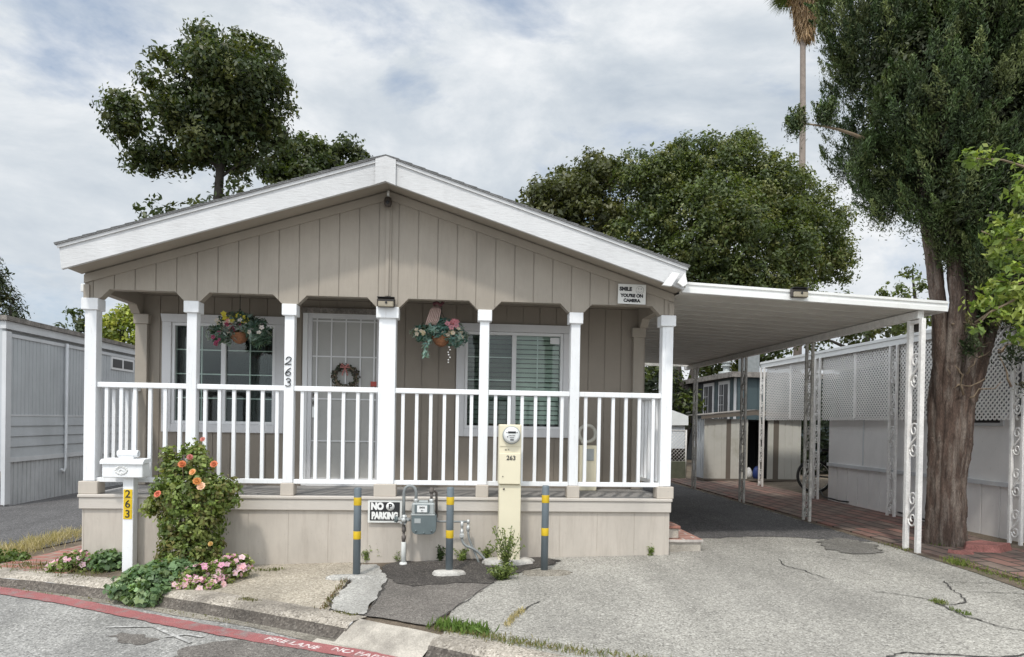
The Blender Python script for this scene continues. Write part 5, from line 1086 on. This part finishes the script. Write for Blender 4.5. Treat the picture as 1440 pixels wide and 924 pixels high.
tree('background_tree', 'yellow green leafy tree in the gap beside the left porch post', 'tree', b0, plobes(25, [(158, 462, 20), (178, 452, 18), (192, 468, 22), (170, 485, 28), (140, 478, 14)]), 130, 22, .33, .17, .55, [(.26, .3, .05), (.33, .34, .06), (.17, .22, .04)], [b0, p(170, 500, 25), p(172, 460, 25)], [.16, .12, .05])
b0 = (-14.4, 25.5, -.3)
tree('background_tree', 'small dark sprig topped tree just left of the corner porch post', 'tree', b0, plobes(25.5, [(112, 450, 9), (106, 438, 5), (120, 462, 9), (84, 462, 6)]), 30, 16, .3, .18, .45, DARKG, [b0, p(114, 500, 25.5), p(112, 445, 25.5)], [.12, .09, .03])
b0 = (5.2, 21, .2)
tree('shrub', 'dark evergreen shrub in shadow at the far end beyond the carport', 'shrub', b0, plobes(21, [(925, 545, 34), (905, 580, 40), (950, 570, 30), (890, 540, 30)]), 220, 26, .35, .16, .5, [(.02, .03, .014), (.03, .04, .018), (.07, .09, .02)], [b0, p(925, 560, 21)], [.1, .05])
b0 = (9.3, 17.6, .3)
tree('shrub', 'dark leafy shrub added to darken the gap behind the right end of the metal shed', 'shrub', b0, [((8.7, 17.4, 1.3), (.5, .4, 1.0)), ((9.4, 17.6, 1.5), (.7, .5, 1.2)), ((10.2, 17.6, 1.4), (.6, .5, 1.1))], 200, 26, .3, .14, .5, [(.02, .03, .014), (.03, .04, .018)], [b0, (9.3, 17.6, 1.6)], [.08, .04])  # added to make the gap dark, with shade put into the leaf colour
# palm
px0, Y = 1130, 45; b0 = (23.0, 45, .65); top = Vector(p(1121, 20, Y)); t = thing('palm_tree', 'very tall slender fan palm with a skirt of dead brown fronds', 'tree', b0)
pts = [Vector(b0), Vector(p(1128, 250, Y)), Vector(p(1129, 150, Y)), Vector(p(1129, 60, Y)), Vector(p(1126, 0, Y)), Vector(p(1124, -40, Y))]
part('trunk', MB().tube(pts, [.3, .21, .19, .18, .2, .2], 12), 'bark_p', t)
ax = pts[-2]+Vector((.35, 0, 0)); n = 2600; a = RNG.uniform(0, 2*PI, n); h = RNG.uniform(-2.7, 1.2, n); r = np.abs(RNG.normal(size=n))*.16+.25+(h+2.7)*.21
P = np.stack([ax.x+.05+r*np.cos(a), ax.y+r*np.sin(a), ax.z+h], 1); T = unit(np.stack([np.cos(a)*.25, np.sin(a)*.25, -np.ones(n)], 1)+RNG.normal(size=(n, 3))*.12); Nn = unit(np.stack([np.cos(a), np.sin(a), np.zeros(n)], 1)+RNG.normal(size=(n, 3))*.4)
part('dead_frond_skirt', leaves_mesh('dead_frond_skirt', P, Nn, RNG.uniform(.5, 1.1, n), .07, pick_cols(n, [(.36, .25, .14), (.45, .32, .2), (.25, .16, .09), (.3, .2, .11)]), b0, .1, T, 'dry'), 'dry', t)
Ps, Ns, Ls, Ts, Cs = [], [], [], [], []
for k in range(46):
    az = k*2.4; el = random.uniform(-.75, 1.1); d = Vector((math.cos(az)*math.cos(el), math.sin(az)*math.cos(el), math.sin(el))); hub = Vector((ax.x, ax.y, ax.z+1.7))+d*1.5
    side = d.cross(Vector((0, 0, 1))).normalized(); upv = side.cross(d)
    for j in range(24):
        ang = (j-11.5)*.11; q = d*math.cos(ang)+side*math.sin(ang)+Vector((0, 0, -.22*abs(ang)-.12)); q.normalize(); Ps.append(hub+q*.75); Ts.append(q); Ns.append(upv+Vector((random.gauss(0, .15),)*3)); Ls.append(1.5*random.uniform(.8, 1.1))
    for j in range(5): Ps.append(hub-d*(.15+.28*j)); Ts.append(d); Ns.append(upv); Ls.append(.34)
n = len(Ps); part('fronds', leaves_mesh('fronds', np.array([q[:] for q in Ps]), unit(np.array([q[:] for q in Ns])), np.array(Ls), .075, pick_cols(n, [(.07, .1, .03), (.1, .13, .04), (.05, .075, .025)]), b0, .1, np.array([q[:] for q in Ts])), 'leaf', t)
# cypress
cb = (5.66, 7.5, .2); t = thing('cypress_tree', 'massive dark cypress with a thick ridged trunk beside the carport post', 'tree', cb)
def bark_column(pts, rs, n=72, m=110, amp=.09, seed=0):
    """trunk with deep, broken lengthwise plates of bark"""
    rg = np.random.default_rng(seed); P = [Vector(q) for q in pts]; mb = MB(); vs = []
    lobes_ = [(int(rg.integers(3, 7)), rg.uniform(0, 6.3), rg.uniform(.5, 1), rg.uniform(-.8, .8)) for _ in range(3)]
    fine = [(int(rg.integers(9, 26)), rg.uniform(0, 6.3), rg.uniform(.5, 1), rg.uniform(3, 10), rg.uniform(0, 6.3)) for _ in range(6)]
    for i in range(m):
        s = i/(m-1)*(len(P)-1); k = min(int(s), len(P)-2); f = s-k; f2 = f*f*(3-2*f)
        c = P[k].lerp(P[k+1], f2); R = rs[k]+(rs[k+1]-rs[k])*f2; h = c.z
        for j in range(n):
            a = 2*PI*j/n; w = sum(A*math.sin(q*a+ph+tw*h) for q, ph, A, tw in lobes_)/3
            g = sum(A*(1-2*abs(math.sin(q*a*.5+ph+.6*math.sin(fz*h+pz)))) for q, ph, A, fz, pz in fine)/4
            rr = R*(1+amp*.8*w+amp*.75*g)+rg.normal()*.0025; vs.append((c.x+rr*math.cos(a), c.y+rr*math.sin(a), c.z))
    mb.add(vs, [(i*n+j, i*n+(j+1) % n, (i+1)*n+(j+1) % n, (i+1)*n+j) for i in range(m-1) for j in range(n)], True); return mb
tk = part('trunk', bark_column([(5.66, 7.5, .1), (5.65, 7.5, .5), (5.66, 7.5, 1.0), (5.685, 7.5, 1.45), (5.7, 7.52, 1.85), (5.72, 7.55, 2.4), (5.74, 7.6, 2.9)], [.235, .205, .198, .222, .235, .17, .1], amp=.17), 'bark', t)
for i, (q, r0, r1) in enumerate((([(5.62, 7.5, 1.2), (5.54, 7.44, 2.1), (5.47, 7.42, 2.9), (5.36, 7.45, 3.7), (5.25, 7.5, 4.6)], .1, .07), ([(5.64, 7.5, 1.2), (5.58, 7.36, 2.1), (5.58, 7.28, 3.0), (5.54, 7.35, 4.0), (5.4, 7.4, 5)], .09, .08), ([(5.7, 7.5, 1.2), (5.76, 7.34, 2.3), (5.74, 7.3, 3.2), (5.8, 7.4, 4.5)], .1, .08), ([(5.7, 7.5, 1.2), (5.86, 7.44, 2.2), (5.98, 7.4, 3.0), (6.3, 7.5, 4.2)], .1, .07), ([(5.72, 7.52, 1.3), (5.95, 7.44, 2.15), (6.1, 7.4, 2.75), (6.35, 7.4, 3.4)], .1, .05), ([(5.6, 7.5, 1.7), (5.56, 7.3, 2.3), (5.6, 7.2, 2.6)], .07, .03))):
    m = len(q); part('stem', bark_column(q, [r0+(r1-r0)*j/(m-1) for j in range(m)], 30, 80, .2, i+1), 'bark', t)
for a in range(16):
    q = Vector((random.uniform(5.45, 6.15), random.uniform(7.15, 7.4), random.uniform(1.9, 2.9))); part('dead_twig', MB().tube(wob(q, q+Vector((random.uniform(-.25, .3), random.uniform(-.25, 0), random.uniform(-.05, .35))), 5, .12), [.014, .011, .008, .006, .003], 5), 'twig', t)
mb = MB(); mb.tube(bezier((5.0, 7.5, 4.6), (4.5, 7.5, 5.0), (3.72, 7.5, 4.98), 9), [.03, .027, .024, .02, .018, .015, .012, .009, .006], 6); part('limb', mb, 'twig', t)
CYP = [(.05, .082, .026), (.068, .104, .032), (.038, .062, .022), (.088, .122, .04), (.112, .135, .047)]
def sprays(lobes, nc, per, length, wid, L, W, cols, rej=.8, inner=.06, thin=False):
    cl = [(np.asarray(c, float), np.asarray(r, float)) for c, r in lobes]; w = np.array([r[0]*r[2] for _, r in cl]); w /= w.sum(); cc = []; oo = []
    while len(cc) < nc:
        i = RNG.choice(len(cl), p=w); c, r = cl[i]; d = unit(RNG.normal(size=3)[None])[0]; q = c+d*r*(RNG.uniform(.55, .85) if RNG.random() < inner else RNG.uniform(.86, 1.04))
        if q[1] > 8.9 or (thin and (q[1] > 8.0 or q[2] > 8.2 or q[0] > 8.0) and RNG.random() < .65) or any(j != i and (((q-c2)/r2)**2).sum() < rej**2 for j, (c2, r2) in enumerate(cl)): continue
        cc.append(q); oo.append(unit((d/r)[None])[0])
    cc, oo = np.array(cc), np.array(oo); ax = unit(oo*.5+np.array([0, 0, .85])+RNG.normal(size=(nc, 3))*.22); sc = RNG.uniform(.6, 1.4, nc)
    u = RNG.uniform(-.5, .5, (nc, per, 1)); taper = np.clip(.55-u, .1, 1.0)
    P = cc[:, None]+ax[:, None]*u*length*sc[:, None, None]+RNG.normal(size=(nc, per, 3))*wid*taper*sc[:, None, None]
    T = unit(ax[:, None]*1.0+(P-cc[:, None]-ax[:, None]*u*length*sc[:, None, None])*5+RNG.normal(size=(nc, per, 3))*.3)
    Nn = unit(oo[:, None]*.8+RNG.normal(size=(nc, per, 3))*.6); n = nc*per
    C = np.repeat(pick_cols(nc, cols, .18), per, 0)*(1+RNG.normal(size=(n, 1))*.2)*(1+.55*u.reshape(-1, 1)); l = L*RNG.uniform(.6, 1.4, n)
    return P.reshape(-1, 3), Nn.reshape(-1, 3), l, W*RNG.uniform(.7, 1.3, n), C, T.reshape(-1, 3)
lob = [((6.05, 7.6, 6.7), (1.72, 1.5, 2.4)), ((5.72, 7.6, 4.9), (1.12, 1.1, 1.15)), ((6.5, 7.45, 4.5), (.95, 1.0, 1.0)), ((6.3, 7.4, 3.75), (.55, .6, .6)), ((5.9, 7.7, 9.2), (1.25, 1.2, 2.4)), ((4.95, 7.4, 5.7), (.6, .6, .95)), ((5.55, 7.1, 4.15), (.5, .5, .6)), ((6.0, 7.2, 3.75), (.6, .5, .5)), ((6.2, 7.15, 3.4), (.5, .4, .5)), ((6.6, 7.2, 3.5), (.6, .45, .65)), ((6.35, 7.1, 2.95), (.33, .3, .4)), ((6.7, 7.3, 5.9), (1.2, 1.2, 1.5))]
plumes = [(c, (r[0]*.9, r[1]*.9, r[2]*2.1)) for c, r in refine(lob, 150, .24, .38, .8)]
P, Nn, L, W, C, T = sprays(plumes, 4600, 185, .36, .06, .045, .013, CYP, rej=.9, thin=True)
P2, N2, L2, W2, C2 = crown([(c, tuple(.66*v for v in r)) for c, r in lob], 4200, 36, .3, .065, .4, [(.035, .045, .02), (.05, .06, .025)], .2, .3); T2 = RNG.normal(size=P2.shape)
P3, N3, L3, W3, C3, T3 = sprays([((3.82, 7.5, 4.95), (.12, .12, .1)), ((4.2, 7.5, 4.92), (.2, .16, .28)), ((4.42, 7.5, 4.75), (.22, .2, .25)), ((3.95, 7.5, 4.82), (.14, .1, .12))], 90, 70, .22, .05, .05, .014, CYP, 2)
P4, N4, L4, W4, C4, T4 = sprays([((5.62, 7.15, 2.62), (.1, .1, .2)), ((6.2, 7.2, 2.65), (.14, .14, .3)), ((6.27, 7.2, 2.15), (.1, .1, .1)), ((6.35, 7.25, 3.1), (.25, .25, .35)), ((5.95, 7.2, 3.0), (.2, .2, .3))], 90, 70, .26, .05, .055, .015, [(.03, .05, .018), (.05, .07, .025), (.1, .09, .035)], 2)
ss = [np.concatenate(q) for q in zip((P, Nn, L, W, C, T), (P2, N2, L2, W2, C2, T2), (P3, N3, L3, W3, C3, T3), (P4, N4, L4, W4, C4, T4))]
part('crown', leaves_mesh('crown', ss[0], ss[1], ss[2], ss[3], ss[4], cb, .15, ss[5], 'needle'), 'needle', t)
# young light-leaved tree reaching in from the right
b0 = (5.75, 5.2, .15); Y = 5.45
ll = plobes(Y, [(1418, 225, 22), (1385, 222, 12), (1362, 225, 9), (1440, 262, 26), (1425, 300, 26), (1400, 330, 18), (1445, 345, 40), (1395, 395, 18), (1425, 400, 28), (1385, 430, 16), (1420, 445, 24), (1450, 420, 40), (1400, 360, 14), (1375, 330, 9), (1372, 465, 8), (1440, 475, 16)])
ll += [((5.4, 5.2, 3.2), (.55, .45, .7)), ((5.9, 5.3, 3.6), (.6, .5, .6))]
LG = [(.18, .25, .05), (.24, .31, .065), (.13, .19, .04), (.29, .34, .085)]
tb = tree('young_tree', 'bright light green leafy young tree reaching into view at the right edge', 'tree', b0, ll, 460, 12, .085, .062, .5, LG, [b0, (5.72, 5.2, 1.5), (5.6, 5.2, 2.6), (5.5, 5.2, 3.6)], [.05, .045, .035, .015],
     [([(5.65, 5.2, 2.3), (5.1, 5.3, 2.9), p(1390, 440, Y), p(1372, 462, Y)], .02, .004), ([(5.6, 5.2, 2.6), (5.2, 5.3, 3.1), p(1405, 335, Y), p(1380, 325, Y)], .018, .004), ([(5.55, 5.2, 3.0), (5.1, 5.3, 3.6), p(1410, 225, Y), p(1358, 222, Y)], .018, .003), ([(5.1, 5.3, 2.9), p(1430, 400, Y), p(1392, 392, Y)], .012, .003)], bark='twig', up=.4, inner=.3, rej=.5)

# ================================================================== LIGHT, SKY, CAMERA
EL, AZ = math.radians(57), math.radians(22)
sd = Vector((-math.sin(AZ)*math.cos(EL), -math.cos(AZ)*math.cos(EL), math.sin(EL)))
su = bpy.data.lights.new('sun', 'SUN'); su.energy = 1.7; su.angle = math.radians(4); su.color = (1, .95, .87); so = bpy.data.objects.new('sun', su); COL.objects.link(so); so.rotation_euler = (-sd).to_track_quat('-Z', 'Y').to_euler(); so.location = (-10, -20, 40)
W_ = bpy.data.worlds.new('World'); S.world = W_; W_.use_nodes = True; nt = W_.node_tree; nt.nodes.clear()
out = nt.nodes.new('ShaderNodeOutputWorld'); bg = nt.nodes.new('ShaderNodeBackground'); bg.inputs[1].default_value = .1; nt.links.new(bg.outputs[0], out.inputs[0])
sky = nt.nodes.new('ShaderNodeTexSky'); sky.sky_type = 'NISHITA'; sky.sun_disc = False; sky.sun_elevation = EL; sky.sun_rotation = math.atan2(sd.x, sd.y); sky.air_density = 1.0; sky.dust_density = 1.5
tc = nt.nodes.new('ShaderNodeTexCoord'); sx = nt.nodes.new('ShaderNodeSeparateXYZ'); nt.links.new(tc.outputs['Generated'], sx.inputs[0])
def mth(op, a, b):
    n = nt.nodes.new('ShaderNodeMath'); n.operation = op
    for s, v in zip(n.inputs, (a, b)):
        if isinstance(v, bpy.types.NodeSocket): nt.links.new(v, s)
        else: s.default_value = v
    return n.outputs[0]
zz = mth('ADD', mth('MAXIMUM', sx.outputs['Z'], 0.0), .22); cx = nt.nodes.new('ShaderNodeCombineXYZ'); nt.links.new(mth('MULTIPLY', sx.outputs['X'], 2.0), cx.inputs[0]); nt.links.new(mth('MULTIPLY', sx.outputs['Y'], 2.0), cx.inputs[1]); nt.links.new(mth('ADD', mth('MULTIPLY', sx.outputs['Z'], 4.2), 2.3), cx.inputs[2])
v = cx.outputs[0]
cover = ramp(nt, noise(nt, v, 1.7, 8, .58, .3), [(.3, 0.0), (.47, 1.0)])
shade = ramp(nt, noise(nt, v, 1.35, 12, .6, .25), [(.3, (4.1, 4.7, 5.4)), (.46, (5.7, 6.15, 6.6)), (.62, (8.0, 8.15, 8.3))])
skyb = mixc(nt, .45, sky.outputs[0], (4.6, 5.6, 7.0))
vm = nt.nodes.new('ShaderNodeVectorMath'); vm.operation = 'DOT_PRODUCT'; nt.links.new(tc.outputs['Generated'], vm.inputs[0]); vm.inputs[1].default_value = tuple(sd)
glow = mth('ADD', 1.0, mth('MULTIPLY', mth('POWER', mth('MAXIMUM', vm.outputs['Value'], 0.0), 2.0), 1.8))   # sky round the sun, out of view, brightened to add soft fill
cloud = nt.nodes.new('ShaderNodeVectorMath'); cloud.operation = 'SCALE'; nt.links.new(mixc(nt, cover, skyb, shade), cloud.inputs[0]); nt.links.new(glow, cloud.inputs['Scale'])
nt.links.new(cloud.outputs[0], bg.inputs[0])
cam = bpy.data.cameras.new('camera'); cam.sensor_fit = 'HORIZONTAL'; cam.sensor_width = 36; cam.lens = 36*FPX/1440; cam.shift_y = SY/1440; cam.clip_end = 2000; cam.clip_start = .05
co = bpy.data.objects.new('camera', cam); COL.objects.link(co); co.matrix_world = Matrix(((RT.x, UP.x, -FW.x, CAM.x), (RT.y, UP.y, -FW.y, CAM.y), (RT.z, UP.z, -FW.z, CAM.z), (0, 0, 0, 1))); S.camera = co
S.render.engine = 'CYCLES'; S.cycles.max_bounces = 8; S.cycles.transparent_max_bounces = 16; S.cycles.use_denoising = True
S.view_settings.view_transform = 'Standard'; S.view_settings.look = 'None'; S.view_settings.exposure = .25; S.view_settings.gamma = 1; S.view_settings.use_curve_mapping = False
S.render.resolution_x, S.render.resolution_y = 1024, 657
